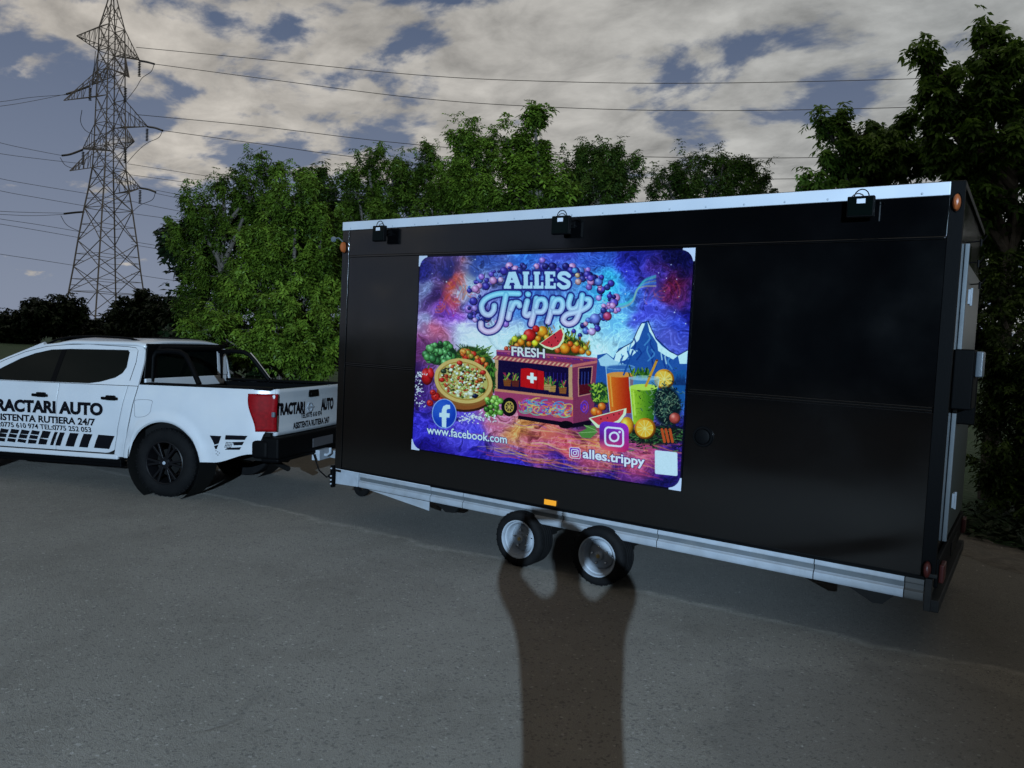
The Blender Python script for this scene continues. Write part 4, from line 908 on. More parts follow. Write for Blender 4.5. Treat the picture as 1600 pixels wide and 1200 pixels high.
for sd_ in (1, -1):
    skin('bed_side', lambda z: -1.325, bedF, bed_base, lambda x: 1.252, side=sd_, rows=22)
    skin('cab_pillar', cabR, doorR, sill, belt, side=sd_)
    skin('rear_door', doorR2, split, lambda x: .452+.05*sst(.78, .62, x), belt, side=sd_)
    skin('front_door', split2, doorF, lambda x: .452, belt, side=sd_)
    skin('front_fender', fendR, lambda z: 4.05-.10*(z-.9)**2, lambda x: .40+.0*x, lambda x: 1.225-.12*sst(2.9, 4.1, x), side=sd_, rows=20)
    T(MB().box2((.62, sd_*(.862), .385), (2.62, sd_*(.905), .440)), 'rocker_panel', M_truck, bevel=.012)
    T(MB().box2((.60, sd_*(.80), .33), (2.60, sd_*(.875), .384)).box2((.66, sd_*.70, .28), (2.5, sd_*.80, .34)), 'side_step', M_plastic, bevel=.01)
# dark structure behind the seams
cor = MB().box2((.37, -.855, .42), (3.9, .855, 1.18)); 
cor2 = MB().box2((-1.26, -.80, .62), (.33, .80, .90)).box2((-1.2, -.45, .40), (4.0, -.35, .60)).box2((-1.2, .35, .40), (4.0, .45, .60)).box2((.62, -.84, .36), (2.62, .84, .44)).box2((-1.1, -.38, .44), (-.7, .38, .62))
core = MB()
core.box2((.47, -.865, .44), (2.66, .865, 1.19)); core.box2((3.66, -.68, .44), (3.93, .68, 1.0))
core.box2((2.66, -.62, .46), (3.66, .62, 1.08))
T(core, 'inner_body', M_under); T(cor2, 'ladder_frame', M_under)
# cargo bed inside
bd = MB().box2((-1.29, -.74, .87), (.34, .74, .90))
for s_ in (1, -1): bd.box2((-1.29, s_*.70, .90), (.34, s_*.74, 1.235))
bd.box2((.30, -.74, .90), (.34, .74, 1.20))
T(bd, 'bed_liner', M_plastic)
for s_ in (1, -1): T(MB().box2((-1.30, s_*.715, 1.245), (.33, s_*.885, 1.274)), 'bed_rail_cap', M_plastic, bevel=.01)
# tailgate
tg = []
def gate_y(u_): return .80*u_
V = []; F = []; nu, nv = 24, 12
for j in range(nv+1):
    z = .745+(1.255-.745)*j/nv
    for i in range(nu+1):
        y = .795*(2*i/nu-1); x = -1.338+.02*((y/.8)**2)-.022*math.exp(-((z-1.235)/.03)**2)+.012*math.exp(-((z-.98)/.16)**4)
        V.append((x, y, z))
for j in range(nv):
    for i in range(nu): k = j*(nu+1)+i; F.append((k, k+1, k+nu+2, k+nu+1))
g = T(MB().add(V, F), 'tailgate', M_truck, smooth=True); so = g.modifiers.new('thick', 'SOLIDIFY'); so.thickness = .03; so.offset = -1
for p in g.data.polygons: pass
bm = bmesh.new(); bm.from_mesh(g.data)
if sum(f.normal.x for f in bm.faces) > 0: bmesh.ops.reverse_faces(bm, faces=bm.faces)
bm.to_mesh(g.data); bm.free()
gx = lambda y, z: -1.338+.02*((y/.8)**2)-.022*math.exp(-((z-1.235)/.03)**2)+.012*math.exp(-((z-.98)/.16)**4)
MB().box((-1.346, .0, 1.178), (.012, .23, .085)).build('gate_handle', M_plastic, g, bevel=.012)
MB().box((-1.354, .0, 1.168), (.010, .15, .035)).build('handle_lever', M_blacktrim, g, bevel=.006)
# tail lamps
for s_ in (1, -1):
    V = []; F = []; nr, nc = 14, 12
    for j in range(nr+1):
        t_ = j/nr; z = .795+(1.205-.795)*t_
        xf = -1.145+.095*sst(0, .9, t_)   # forward edge leans
        for i in range(nc+1):
            q = i/nc
            if q < .72:
                x = xf+(-1.315-xf)*(q/.72); y = by(x, z)+.010
            else:
                qq = (q-.72)/.28; x = -1.315-.030*math.sin(qq*1.57); y = by(-1.315, z)+.010-(.040)*qq
            V.append((x, s_*y, z))
    for j in range(nr):
        for i in range(nc): k = j*(nc+1)+i; F.append((k, k+1, k+nc+2, k+nc+1))
    lo = T(MB().add(V, F), 'tail_lamp', M_redlens, smooth=True); so = lo.modifiers.new('thick', 'SOLIDIFY'); so.thickness = .02; so.offset = -1 if s_ > 0 else 1
    MB().box((-1.335, s_*.862, .985), (.035, .030, .055)).build('reverse_lens', M_clear, lo, bevel=.006)
    T(MB().box2((-1.328, s_*.790, .78), (-1.06, s_*.825, 1.20)), 'lamp_housing', M_truck, bevel=.02)
# rear bumper, plate, hitch
T(MB().box2((-1.42, -.90, .50), (-1.20, .90, .735)).box2((-1.40, -.86, .455), (-1.18, .86, .51)), 'rear_bumper', M_plastic, bevel=.035, seg=3)
for s_ in (1, -1): T(MB().box2((-1.30, s_*.80, .50), (-1.10, s_*.925, .70)), 'bumper_corner', M_plastic, bevel=.04, seg=3)
pl = T(MB().box((-1.424, -.10, .60), (.006, .50, .105)), 'number_plate', M_pale, bevel=.002)
T(MB().tube([(-1.38, -.10, .44), (-1.48, -.10, .43), (-1.52, -.10, .46), (-1.52, -.10, .52)], .018, 10).box((-1.40, -.10, .44), (.10, .26, .12)), 'tow_hitch', M_steel, smooth=True)
T(MB().tube([(-1.42, .12, .47), (-1.45, .13, .40), (-1.50, .13, .28), (-1.58, .10, .20), (-1.66, .0, .23), (-1.74, -.08, .30)], .009, 8), 'trailer_cable', M_plastic, smooth=True)
T(MB().tube([(-1.60, .08, .20), (-1.74, -.05, .31)], [.026, .032], 10), 'cable_plug', M_plastic, smooth=True)
T(MB().tube([(-1.0, .25, .36), (-1.28, .52, .36), (-1.34, .55, .35)], .03, 12).tube([(-.9, -.2, .38), (-.3, -.2, .38)], .09, 12), 'exhaust', M_under, smooth=True)
# greenhouse side: planar panel leaning inwards
def gy(z): return .893-(z-1.225)*.33
roofz = lambda x: 1.705-.03*((x-1.1)/.9)**2
outer = [(.362, 1.236), (.355, 1.50), (.372, 1.640), (.43, 1.685), (.60, 1.702), (1.17, 1.718), (1.45, 1.708), (1.76, 1.676), (2.03, 1.606), (2.27, 1.512), (2.46, 1.428), (2.75, 1.292), (2.88, 1.232)]
hole = [(.575, 1.612), (.600, 1.634), (1.39, 1.629), (1.66, 1.614), (1.88, 1.566), (2.07, 1.500), (2.26, 1.406), (2.45, 1.306), (2.60, 1.250), (2.57, 1.242), (1.514, 1.242), (1.02, 1.244), (.88, 1.264), (.69, 1.318), (.605, 1.372), (.567, 1.44)]
from mathutils.geometry import tessellate_polygon
def side_plate(name, out_, hol, m, s_, off=0, thick=.03, parent=None, bevel=.006):
    loops = [[Vector((x, z, 0)) for x, z in out_]]+([[Vector((x, z, 0)) for x, z in hol]] if hol else [])
    allp = [p for lp in loops for p in lp]; tris = tessellate_polygon(loops)
    V = [(p.x, s_*(gy(p.y)+off), p.y) for p in allp]; n = len(V); V += [(p.x, s_*(gy(p.y)+off-thick), p.y) for p in allp]
    F = [tuple(t_) for t_ in tris]+[tuple(i+n for i in t_[::-1]) for t_ in tris]; k = 0
    for lp in loops:
        c = len(lp)
        for i in range(c): a = k+i; b2 = k+(i+1) % c; F.append((a, b2, b2+n, a+n))
        k += c
    return T(MB().add(V, F), name, m, parent=parent, bevel=bevel)
def inset(poly, d):
    n = len(poly); r = []; A_ = sum(poly[i][0]*poly[(i+1) % n][1]-poly[(i+1) % n][0]*poly[i][1] for i in range(n)); sg = 1 if A_ > 0 else -1
    for i in range(n):
        a, b_, c = Vector(poly[i-1]), Vector(poly[i]), Vector(poly[(i+1) % n]); e1 = (b_-a).normalized(); e2 = (c-b_).normalized(); n1_ = Vector((-e1.y, e1.x))*sg; n2_ = Vector((-e2.y, e2.x))*sg
        v_ = (n1_+n2_); v_ = v_/max(.6, v_.length**2/2); r.append(tuple(b_+v_*d))
    return r
for s_ in (1, -1):
    fr = side_plate('cab_frame', outer, hole, M_truck, s_)
    hb = inset(hole, -.004)
    rear = [p for p in hb if p[0] < 1.43]; front = [p for p in hb if p[0] > 1.5]
    top_i = 1.632; pr = [(.571, 1.614), (.60, 1.637), (1.39, 1.632), (1.45, 1.630), (1.50, 1.240), (1.02, 1.241), (.88, 1.261), (.69, 1.315), (.601, 1.370), (.563, 1.44)]
    pf = [(1.52, 1.627), (1.66, 1.617), (1.882, 1.569), (2.073, 1.503), (2.263, 1.409), (2.453, 1.309), (2.603, 1.252), (2.57, 1.239), (1.57, 1.240)]
    side_plate('rear_window', pr, None, M_glass, s_, off=-.010, thick=.006, bevel=0); side_plate('front_window', pf, None, M_glass, s_, off=-.010, thick=.006, bevel=0)
    side_plate('door_pillar', [(1.452, 1.631), (1.518, 1.629), (1.568, 1.238), (1.502, 1.238)], None, M_blacktrim, s_, off=-.007, thick=.02, bevel=0)
    # seams of the door frames (recessed dark line)
    ol = [(.478, 1.29), (.452, 1.50), (.462, 1.635), (.50, 1.664), (.62, 1.675), (1.17, 1.690), (1.43, 1.680), (1.74, 1.650), (2.02, 1.580), (2.26, 1.486), (2.45, 1.40), (2.74, 1.262)]
    lv = []; lf = []
    for i, (x, z) in enumerate(ol): lv += [(x, s_*(gy(z)+.0012), z-.003), (x+(.006 if i < 3 else 0), s_*(gy(z)+.0012), z+.003)]
    for i in range(len(ol)-1): lf.append((2*i, 2*i+1, 2*i+3, 2*i+2))
    T(MB().add(lv, lf), 'door_seam', M_blacktrim)
    # handles
    for hx in (.70, 1.66):
        h = T(MB().box((hx, s_*(by(hx, 1.085)+.030), 1.085), (.215, .022, .034)), 'door_handle', M_plastic, bevel=.010, seg=3)
        MB().box((hx, s_*(by(hx, 1.085)+.006), 1.089), (.13, .022, .058)).build('handle_recess', M_blacktrim, h, bevel=.01)
    # roof rail
    T(MB().tube([(1.86, s_*.60, 1.685), (1.73, s_*.60, 1.735), (1.55, s_*.60, 1.768), (1.23, s_*.60, 1.785), (.87, s_*.60, 1.778), (.70, s_*.60, 1.768), (.55, s_*.60, 1.732), (.47, s_*.60, 1.70)], .014, 8), 'roof_rail', M_plastic, smooth=True)
    # sports bar leg
    T(MB().tube([(.37, s_*.66, 1.275), (.36, s_*.64, 1.56), (.32, s_*.63, 1.622), (.17, s_*.63, 1.634), (.01, s_*.63, 1.628), (-.075, s_*.64, 1.590), (-.15, s_*.66, 1.50), (-.31, s_*.72, 1.272)], .030, 12), 'sports_bar', M_plastic, smooth=True)
    if s_ < 0: T(MB().tube([(-.085, s_*.64, 1.618), (-.165, s_*.66, 1.528), (-.325, s_*.72, 1.30)], .010, 8), 'chrome_strip', M_chrome, smooth=True)
    # mirror
    T(MB().box((2.55, s_*1.02, 1.30), (.12, .20, .17)).box((2.53, s_*.92, 1.24), (.05, .12, .04)), 'door_mirror', M_truck, bevel=.03, seg=3)
# hoop across behind the cab
T(MB().tube([(.33, .60, 1.622), (.33, .56, 1.665), (.33, -.56, 1.665), (.33, -.60, 1.622)], .032, 12), 'sports_hoop', M_plastic, smooth=True)
# roof
V = []; F = []; nx_, ny_ = 22, 18
for i in range(nx_+1):
    x = .37+(1.86-.37)*i/nx_
    for j in range(ny_+1):
        w_ = 2*j/ny_-1; e = .745-.02*sst(1.5, 1.9, x); y = w_*e
        z = 1.700+.060*(1-w_**4)-.075*sst(1.35, 1.95, x)-.03*sst(.52, .36, x)-.0*abs(w_)
        V.append((x, y, z))
for i in range(nx_):
    for j in range(ny_): k = i*(ny_+1)+j; F.append((k, k+1, k+ny_+2, k+ny_+1))
o = T(MB().add(V, F), 'cab_roof', M_truck, smooth=True); so = o.modifiers.new('thick', 'SOLIDIFY'); so.thickness = .03; so.offset = 0
# rear wall of the cab: white frame with big dark window
def rp(y, z): return (.372-.00*z, y, z)
T(MB().box2((.35, -.77, 1.20), (.38, .77, 1.315)), 'cab_rear_panel', M_truck, bevel=.01)
for s_ in (1, -1): T(MB().prism([(s_*.58, 1.316), (s_*.79, 1.316), (s_*.745, 1.668), (s_*.55, 1.668)], .352, .378, Matrix(((0, 1, 0, 0), (1, 0, 0, 0), (0, 0, 1, 0), (0, 0, 0, 1)))), 'cab_rear_pillar', M_blacktrim if s_ > 0 else M_truck, bevel=.012)
T(MB().box2((.352, -.74, 1.655), (.378, .74, 1.715)), 'cab_rear_header', M_blacktrim, bevel=.008)
T(MB().box2((.356, -.60, 1.316), (.366, .60, 1.66)), 'rear_windscreen', M_glass)
# windscreen, pillars and bonnet
V = []; F = []
for i in range(9):
    t_ = i/8; x = 1.86+(2.86-1.86)*t_; z = 1.675+(1.225-1.675)*t_+.03*math.sin(math.pi*t_)
    for j in range(11): w_ = 2*j/10-1; V.append((x-.10*w_*w_, w_*(.70+.14*t_), z-.01*w_*w_))
for i in range(8):
    for j in range(10): k = i*11+j; F.append((k, k+1, k+12, k+11))
o = T(MB().add(V, F), 'windscreen', M_glass, smooth=True)
for s_ in (1, -1): T(MB().tube([(1.80, s_*.71, 1.675), (2.3, s_*.77, 1.475), (2.80, s_*.845, 1.235)], .032, 8), 'front_pillar', M_truck, smooth=True)
V = []; F = []
for i in range(13):
    t_ = i/12; x = 2.84+(4.08-2.84)*t_
    for j in range(15):
        w_ = 2*j/14-1; V.append((x-.12*w_*w_*t_, w_*(.845-.06*t_), 1.235-.03*t_-.20*sst(.75, 1, t_)+.035*(1-w_**2)+.012*math.cos(w_*6)))
for i in range(12):
    for j in range(14): k = i*15+j; F.append((k, k+1, k+16, k+15))
o = T(MB().add(V, F), 'bonnet', M_truck, smooth=True); so = o.modifiers.new('thick', 'SOLIDIFY'); so.thickness = .02; so.offset = 0
T(MB().box2((3.93, -.82, .42), (4.14, .82, .78)), 'front_bumper', M_truck, bevel=.05, seg=3)
T(MB().box2((3.96, -.50, .76), (4.09, .50, 1.03)), 'grille', M_plastic, bevel=.02)
for s_ in (1, -1): T(MB().box2((3.86, s_*.52, .84), (4.07, s_*.80, 1.03)), 'headlight', M_clear, bevel=.03, seg=3)
T(MB().box2((.6, -.6, 1.19), (2.6, .6, 1.20)).box2((.45, -.70, 1.0), (.60, .70, 1.45)).box2((1.5, .15, 1.1), (1.68, .62, 1.5)).box2((1.5, -.62, 1.1), (1.68, -.15, 1.5)), 'seats', M_seat, bevel=.04)
T(MB().lathe([(.17, -.012), (.185, 0), (.17, .012), (.165, 0)], 24, Matrix.Translation((2.25, .36, 1.24)) @ Matrix.Rotation(math.radians(65), 4, 'Z'), close=True), 'steering_wheel', M_plastic, smooth=True)
# fuel flap
flap = MB(); fv = []
pts = [(.160, 1.085), (.372, 1.080), (.380, 1.02), (.378, .90), (.330, .885), (.235, .900), (.172, .945), (.155, 1.02)]
sm = catmull([pts[-1]]+pts, 4)
sv = [(x, by(x, z)+.0022, z) for x, z in sm]; sv2 = [(.266+(x-.266)*.955, by(x, z)+.0022, .985+(z-.985)*.95) for x, z in sm]
n_ = len(sv); T(MB().add(sv+sv2, [(i, (i+1) % n_, n_+(i+1) % n_, n_+i) for i in range(n_)]), 'fuel_flap_seam', mat('seam_shadow_gap', (.10, .10, .105), rough=.8))
# wheel wells
for xc in (0, FX):
    for s_ in (1, -1):
        T(MB().lathe([(AR+.012, -.33), (AR+.012, .0)], 40, Matrix.Translation((xc, s_*.60, AZ+.005)) @ (Matrix.Identity(4) if s_ < 0 else Matrix.Rotation(math.pi, 4, 'Z'))).box((xc, s_*.575, .78), (.9, .02, .40)), 'wheel_well', M_under, smooth=True)
# wheels
def twheel(xc, yo, zc, side):
    M = Matrix.Translation((xc, yo, zc)) @ (Matrix.Identity(4) if side < 0 else Matrix.Rotation(math.pi, 4, 'Z'))
    R = .385; w = .255; prof = [(.235, .018), (.25, .006), (.29, -.006), (.335, .0), (.362, .016), (.380, .036), (R, .055)]; y = .062
    for k in range(5): prof += [(R, y), (R, y+.026), (R-.010, y+.028), (R-.010, y+.036)]; y += .037
    prof += [(R, w-.02), (.375, w), (.33, w+.01), (.235, w)]
    t_ = T(MB().lathe(prof, 72, M), 'tyre', M_rubber, smooth=True, sharp=50)
    sp = MB()
    for k in range(72):
        q = M @ Matrix.Rotation(k/72*6.283, 4, 'Y'); sp.box(q @ Vector((R-.004, .042+.012*(k % 2), 0)), (.022, .030, .014), q.to_3x3())
    sp.build('tread_block', M_rubber, t_)
    mr_ = mat('black_alloy', (.0025, .0025, .003), rough=.4, spec=.12) if 'black_alloy' not in bpy.data.materials else bpy.data.materials['black_alloy']
    rm = T(MB().lathe([(.238, .022), (.244, .008), (.236, .004), (.228, .012), (.222, .050), (.215, .12), (.225, .2)], 56, M), 'rim', mr_, smooth=True)
    for k in range(6):
        for d_ in (-.16, .16):
            a = k/6*6.283+d_; c = Vector((math.cos(a), 0, math.sin(a))); c0 = Vector((math.cos(k/6*6.283+d_*.3), 0, math.sin(k/6*6.283+d_*.3)))
            MB().bar(M @ (c0*.05+Vector((0, .022, 0))), M @ (c*.232+Vector((0, .020, 0))), .030, .026).build('spoke', mr_, rm, bevel=.006)
    MB().lathe([(.07, .05), (.066, .018), (.040, .010), (.0, .008)], 24, M).build('hub', mr_, rm, smooth=True)
    MB().lathe([(.020, .010), (.018, .003), (0, .002)], 16, M).build('hub_badge', M_steel, rm, smooth=True)
    MB().lathe([(0, .09), (.15, .09), (.15, .11), (0, .11)], 32, M).build('brake_disc', M_under, rm, smooth=True)
for s_ in (1, -1):
    twheel(0, s_*.915, .385, s_); twheel(FX, s_*.915, .385+FX*math.sin(PITCH), s_)
# lettering and stripes on the near side
def letters(parent, txt, x0, z0, x1, z1, h, m=M_ink, name='lettering', off=.0035, bold=.02, surf=None):
    """baseline runs (x0,z0) -> (x1,z1); x decreases to the right of the viewer"""
    v, t_, lo, hi = glyph_tris(txt, bold); V = []
    for px, py in v:
        a = (px-lo[0])/(hi[0]-lo[0]); b_ = py/.73
        V.append((x0+(x1-x0)*a, z0+(z1-z0)*a+h*b_))
    if surf: V = [surf(p, q) for p, q in V]
    else: V = [(p, by(p, q)+off, q) for p, q in V]
    me = bpy.data.meshes.new(name); me.from_pydata(V, [], t_); me.materials.append(m); o = bpy.data.objects.new(name, me); S.collection.objects.link(o); o.parent = parent; return o
letters(tk, 'TRACTARI AUTO', 2.44, .880, .800, .890, .135, bold=.055)
letters(tk, 'ASISTENTA RUTIERA 24/7', 2.40, .768, .905, .765, .078, bold=.035)
letters(tk, 'TEL:0775 610 974 TEL:0775 252 053', 2.42, .688, .965, .683, .060, bold=.020)
def dec(pts, m=M_ink, name='stripe'):
    n = 4; V = []; F = []
    (ax, az), (bx, bz), (cx, cz), (dx_, dz) = pts
    for i in range(n+1):
        for j in range(n+1):
            s_, q = i/n, j/n; x = (ax*(1-s_)+bx*s_)*(1-q)+(dx_*(1-s_)+cx*s_)*q; z = (az*(1-s_)+bz*s_)*(1-q)+(dz*(1-s_)+cz*s_)*q
            V.append((x, by(x, z)+.0032, z))
    for i in range(n):
        for j in range(n): k = i*(n+1)+j; F.append((k, k+1, k+n+2, k+n+1))
    return T(MB().add(V, F), name, m)
zt_, zb_ = .660, .500
def sl(x0, x1, za=zt_, zb=zb_, lean=.075): return [(x0, za), (x1, za), (x1+lean*(za-zb)/.16, zb), (x0+lean*(za-zb)/.16, zb)]
dec([(.655, .655), (.875, .660), (.945, .502), (.735, .500)]); 
dec(sl(.955, 1.075)); dec(sl(1.145, 1.265)); dec(sl(1.335, 1.405))
dec(sl(1.435, 1.480)); r_ = random.Random(8)
x = 1.535
for i in range(9):   # stripes breaking up towards the front
    w_ = .115
    bands = [(.660, .612), (.604, .560), (.548, .505)] if i > 0 else [(.660, .58), (.570, .502)]
    if i > 4: bands = bands[:2] if i < 7 else bands[:1]
    for (za, zb) in bands:
        k_ = (zt_-za)/.16*.075; j_ = r_.uniform(-.004, .004)
        dec([(x+k_+j_, za+r_.uniform(-.006, .002)), (x+w_+k_, za+.006), (x+w_+k_+(za-zb)*.47, zb+r_.uniform(-.003, .010)), (x+k_+(za-zb)*.47, zb)])
    x += w_+.035
dec([(-.590, .728), (-.735, .728), (-.690, .640), (-.640, .625)]); dec([(-.635, .612), (-.690, .630), (-.672, .585), (-.655, .575)])
dec([(-.790, .742), (-1.06, .748), (-1.02, .700), (-.775, .690)]); dec([(-.870, .668), (-1.01, .680), (-.985, .640), (-.880, .632)]); dec([(-.80, .600), (-.975, .618), (-.955, .588), (-.77, .578)])
for i in range(5):
    for j in range(4): dec([(-.785-i*.018+j*.006, .664-j*.017), (-.797-i*.018+j*.006, .666-j*.017), (-.795-i*.018+j*.006, .655-j*.017), (-.783-i*.018+j*.006, .653-j*.017)])
    dec([(-.655-(i % 3)*.02, .565-i*.012), (-.667-(i % 3)*.02, .566-i*.012), (-.665-(i % 3)*.02, .557-i*.012), (-.653-(i % 3)*.02, .556-i*.012)])
# lettering on the tailgate (reads towards the truck's right: y decreases)
gs = lambda p, q: (gx(p, q)-.0035, p, q)
letters(g, 'TRACTARI', .775, .975, .175, .960, .125, surf=gs, bold=.06)
letters(g, 'AUTO', -.215, .960, -.56, .955, .135, surf=gs, bold=.06)
letters(g, 'TEL:0775 610 974', .26, .898, -.24, .893, .055, surf=gs, bold=.03)
letters(g, 'ASISTENTA RUTIERA 24/7', .44, .790, -.44, .790, .070, surf=gs, bold=.04)
em = [(.068*math.cos(a/20*6.283), .050*math.sin(a/20*6.283)) for a in range(20)]
MB().lathe([(.046, -.005), (.058, -.005), (.058, .005), (.046, .005)], 28, Matrix.Translation((-1.334, .06, 1.012)) @ Matrix.Rotation(math.radians(90), 4, 'Z'), close=True).build('round_badge', M_steel, g)
MB().box((-1.336, .06, 1.012), (.008, .16, .020)).build('badge_bar', M_steel, g)
# ---------------------------------------------------------------- vegetation
def leaf_cloud(P_, size, rs, droop=.5, asp=.42, per=7, spray=.16, tone=None):
    """P_: twig tips (n,3). Each carries a compound leaf of `per` leaflets hanging around the tip."""
    n = len(P_); th = rs.uniform(0, 6.283, n); el_ = rs.uniform(-.9, .35, n)-droop*.4
    ax = np.stack([np.cos(th)*np.cos(el_), np.sin(th)*np.cos(el_), np.sin(el_)], 1)
    side = np.stack([-np.sin(th), np.cos(th), np.zeros(n)], 1); nor = np.cross(ax, side)
    C_ = []; D_ = []; N_ = []
    for k in range(per):
        t = (k+.5)/per; sgn = 1 if k % 2 else -1
        if k == per-1: d = ax; sgn = 0
        else: d = ax*.45+side*sgn*.9
        d = d+rs.normal(0, .22, (n, 3))-np.array([0, 0, droop*.35]); d /= np.linalg.norm(d, axis=1)[:, None]
        C_.append(P_+ax*spray*(t-.1)); D_.append(d); N_.append(nor+rs.normal(0, .35, (n, 3)))
    C_ = np.concatenate(C_); D_ = np.concatenate(D_); N_ = np.concatenate(N_); m = len(C_)
    Wd = np.cross(D_, N_); Wd /= np.linalg.norm(Wd, axis=1)[:, None]+1e-9; Un = np.cross(Wd, D_)
    s = (size*rs.uniform(.65, 1.25, m))[:, None]; h = s*asp*.5
    a = C_; b = C_+D_*s*.45+Wd*h+Un*s*.06; c = C_+D_*s-np.array([0, 0, 1])*s*.08; d = C_+D_*s*.45-Wd*h+Un*s*.06
    V = np.stack([a, b, c, d], 1).reshape(-1, 3); Q = np.arange(m*4).reshape(m, 4)
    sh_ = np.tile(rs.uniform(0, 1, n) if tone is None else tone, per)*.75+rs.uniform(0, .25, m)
    return V, Q, sh_
TREES = 0
def plant(name, base, h, lobes, m, label, cat, group=None, leaf=.070, n=2600, seed=1, trunk=True, per=7, asp=.42, spray=.16, droop=.5, kind=None, lean=(0, 0)):
    """lobes: (dx, dy, z, rx, rz) relative to the base; leaves sit mostly in the outer part of each lobe, in sprigs"""
    rs = np.random.default_rng(seed); rr_ = random.Random(seed)
    root = empty(name, (base[0], base[1], 0)); tag(root, label, cat, group, kind)
    vol = np.array([l_[3]**2*l_[4] for l_ in lobes])**.62; vol = vol/vol.sum(); Vs = []; Qs = []; Ss = []; off = 0
    tips_all = []
    for l_, w_ in zip(lobes, vol):
        k = max(12, int(n*w_)); nb = max(6, int(k/(36 if leaf < .2 else 24)))
        # boughs inside the lobe: shoots that start near the axis and rise outwards
        d = rs.normal(0, 1, (nb, 3)); d /= np.linalg.norm(d, axis=1)[:, None]; d[:, 2] = d[:, 2]*.8+.25
        rad = rs.uniform(.62, 1.0, nb)**.8
        c = np.array([l_[0], l_[1], l_[2]])+d*rad[:, None]*np.array([l_[3], l_[3], l_[4]])
        sz = (rs.uniform(.10, .30, nb)*min(1.0, l_[3]*1.2)+.05)*(1.0 if leaf < .2 else 1.5)
        idx = rs.integers(0, nb, k); q = rs.normal(0, 1, (k, 3)); q /= np.linalg.norm(q, axis=1)[:, None]; q *= rs.uniform(.2, 1, k)[:, None]
        bd = d*.55+np.array([0, 0, .9])+rs.normal(0, .18, (nb, 3)); bd /= np.linalg.norm(bd, axis=1)[:, None]; bl = rs.uniform(.30, .75, nb)*min(1.0, .35+l_[4])*(1 if leaf < .2 else 2.2)
        tq = rs.uniform(0, 1, k)**.85; tip = c[idx]+bd[idx]*((tq-.55)*bl[idx])[:, None]+q*(sz[idx]*(1.05-.85*tq))[:, None]*np.array([.8, .8, .7])
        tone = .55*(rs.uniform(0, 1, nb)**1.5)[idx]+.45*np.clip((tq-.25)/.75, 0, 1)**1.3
        ns = max(2, nb//3)   # leading shoots that break the outline
        ds = rs.normal(0, 1, (ns, 3)); ds[:, 2] = np.abs(ds[:, 2])+.5; ds /= np.linalg.norm(ds, axis=1)[:, None]
        s0 = np.array([l_[0], l_[1], l_[2]])+ds*np.array([l_[3], l_[3], l_[4]])*.9; ln = rs.uniform(.12, .42, ns)*(.5+min(l_[4], 1.0))
        per_s = 9; tt = np.tile(np.linspace(.1, 1, per_s), ns); ii = np.repeat(np.arange(ns), per_s)
        up_ = ds*.45+np.array([0, 0, .9]); up_ /= np.linalg.norm(up_, axis=1)[:, None]
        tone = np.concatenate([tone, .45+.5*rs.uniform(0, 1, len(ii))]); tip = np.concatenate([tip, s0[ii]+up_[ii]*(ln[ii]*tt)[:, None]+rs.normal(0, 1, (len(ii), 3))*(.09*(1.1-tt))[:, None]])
        k2 = int(k*.14)    # sparse leaves within
        q2 = rs.normal(0, 1, (k2, 3)); q2 /= np.linalg.norm(q2, axis=1)[:, None]; q2 *= (rs.uniform(0, 1, k2)**.5)[:, None]*.8
        tip = np.concatenate([tip, np.array([l_[0], l_[1], l_[2]])+q2*np.array([l_[3], l_[3], l_[4]])])
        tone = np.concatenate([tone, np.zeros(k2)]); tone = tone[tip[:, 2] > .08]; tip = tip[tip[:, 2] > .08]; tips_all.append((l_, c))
        V_, Q_, s_ = leaf_cloud(tip, leaf, rs, droop, asp, per, spray, tone)
        V_[:, 2] = np.maximum(V_[:, 2], .02); Vs.append(V_); Qs.append(Q_+off); Ss.append(s_); off += len(V_)
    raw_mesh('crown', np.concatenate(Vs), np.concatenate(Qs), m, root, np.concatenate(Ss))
    if trunk:
        tb = MB(); top = sum(l_[2]*w_ for l_, w_ in zip(lobes, vol)); r0 = .018*h
        stem = [(lean[0]*t*t+rr_.uniform(-.03, .03)*t*3, lean[1]*t*t+rr_.uniform(-.03, .03)*t*3, top*t) for t in [i/6 for i in range(7)]]
        tb.tube(stem, [r0*(1-.8*i/6) for i in range(7)], 8)
        for l_, c in tips_all:
            a = Vector((lean[0]*.1, lean[1]*.1, max(.15, l_[2]-l_[4]*1.1)*.8)); b_ = Vector(l_[:3]); mid_ = a.lerp(b_, .5)+Vector((0, 0, -.12*l_[4]))
            tb.tube([a, mid_, b_, b_+Vector((rr_.uniform(-.1, .1), 0, l_[4]*.5))], [r0*.5, r0*.36, r0*.22, r0*.05], 6)
            for cc in c[:10]: tb.tube([b_+(Vector(cc)-b_)*.1, b_+(Vector(cc)-b_)*.6+Vector((0, 0, -.03)), Vector(cc)], [r0*.16, r0*.10, r0*.03], 4, cap=False)
        tb.build('trunk', M_bark, root, smooth=True)
    return root
def px_tree(name, depth, xc, ybase_ignored, lobes_px, m, label, cat, **k):
    """lobes given as (px, py, rx_px, ry_px, ddepth) in the photograph, built at true size around a trunk `depth` metres away"""
    Fh = Vector((FWD.x, FWD.y, 0)).normalized(); c = at(xc, 560, depth); base = (c.x, c.y); s = depth/FOC; lb = []
    for (px, py, rx, ry, dd) in lobes_px:
        p = at(px, py, depth+dd); lb.append((p.x-base[0], p.y-base[1], p.z, rx*s*(1+dd/depth), ry*s*(1+dd/depth)))
    h = max(l_[2]+l_[4] for l_ in lb)
    return plant(name, base, h, lb, m, label, cat, **k)
GB = 'trees and bushes along the verge behind the trailer'
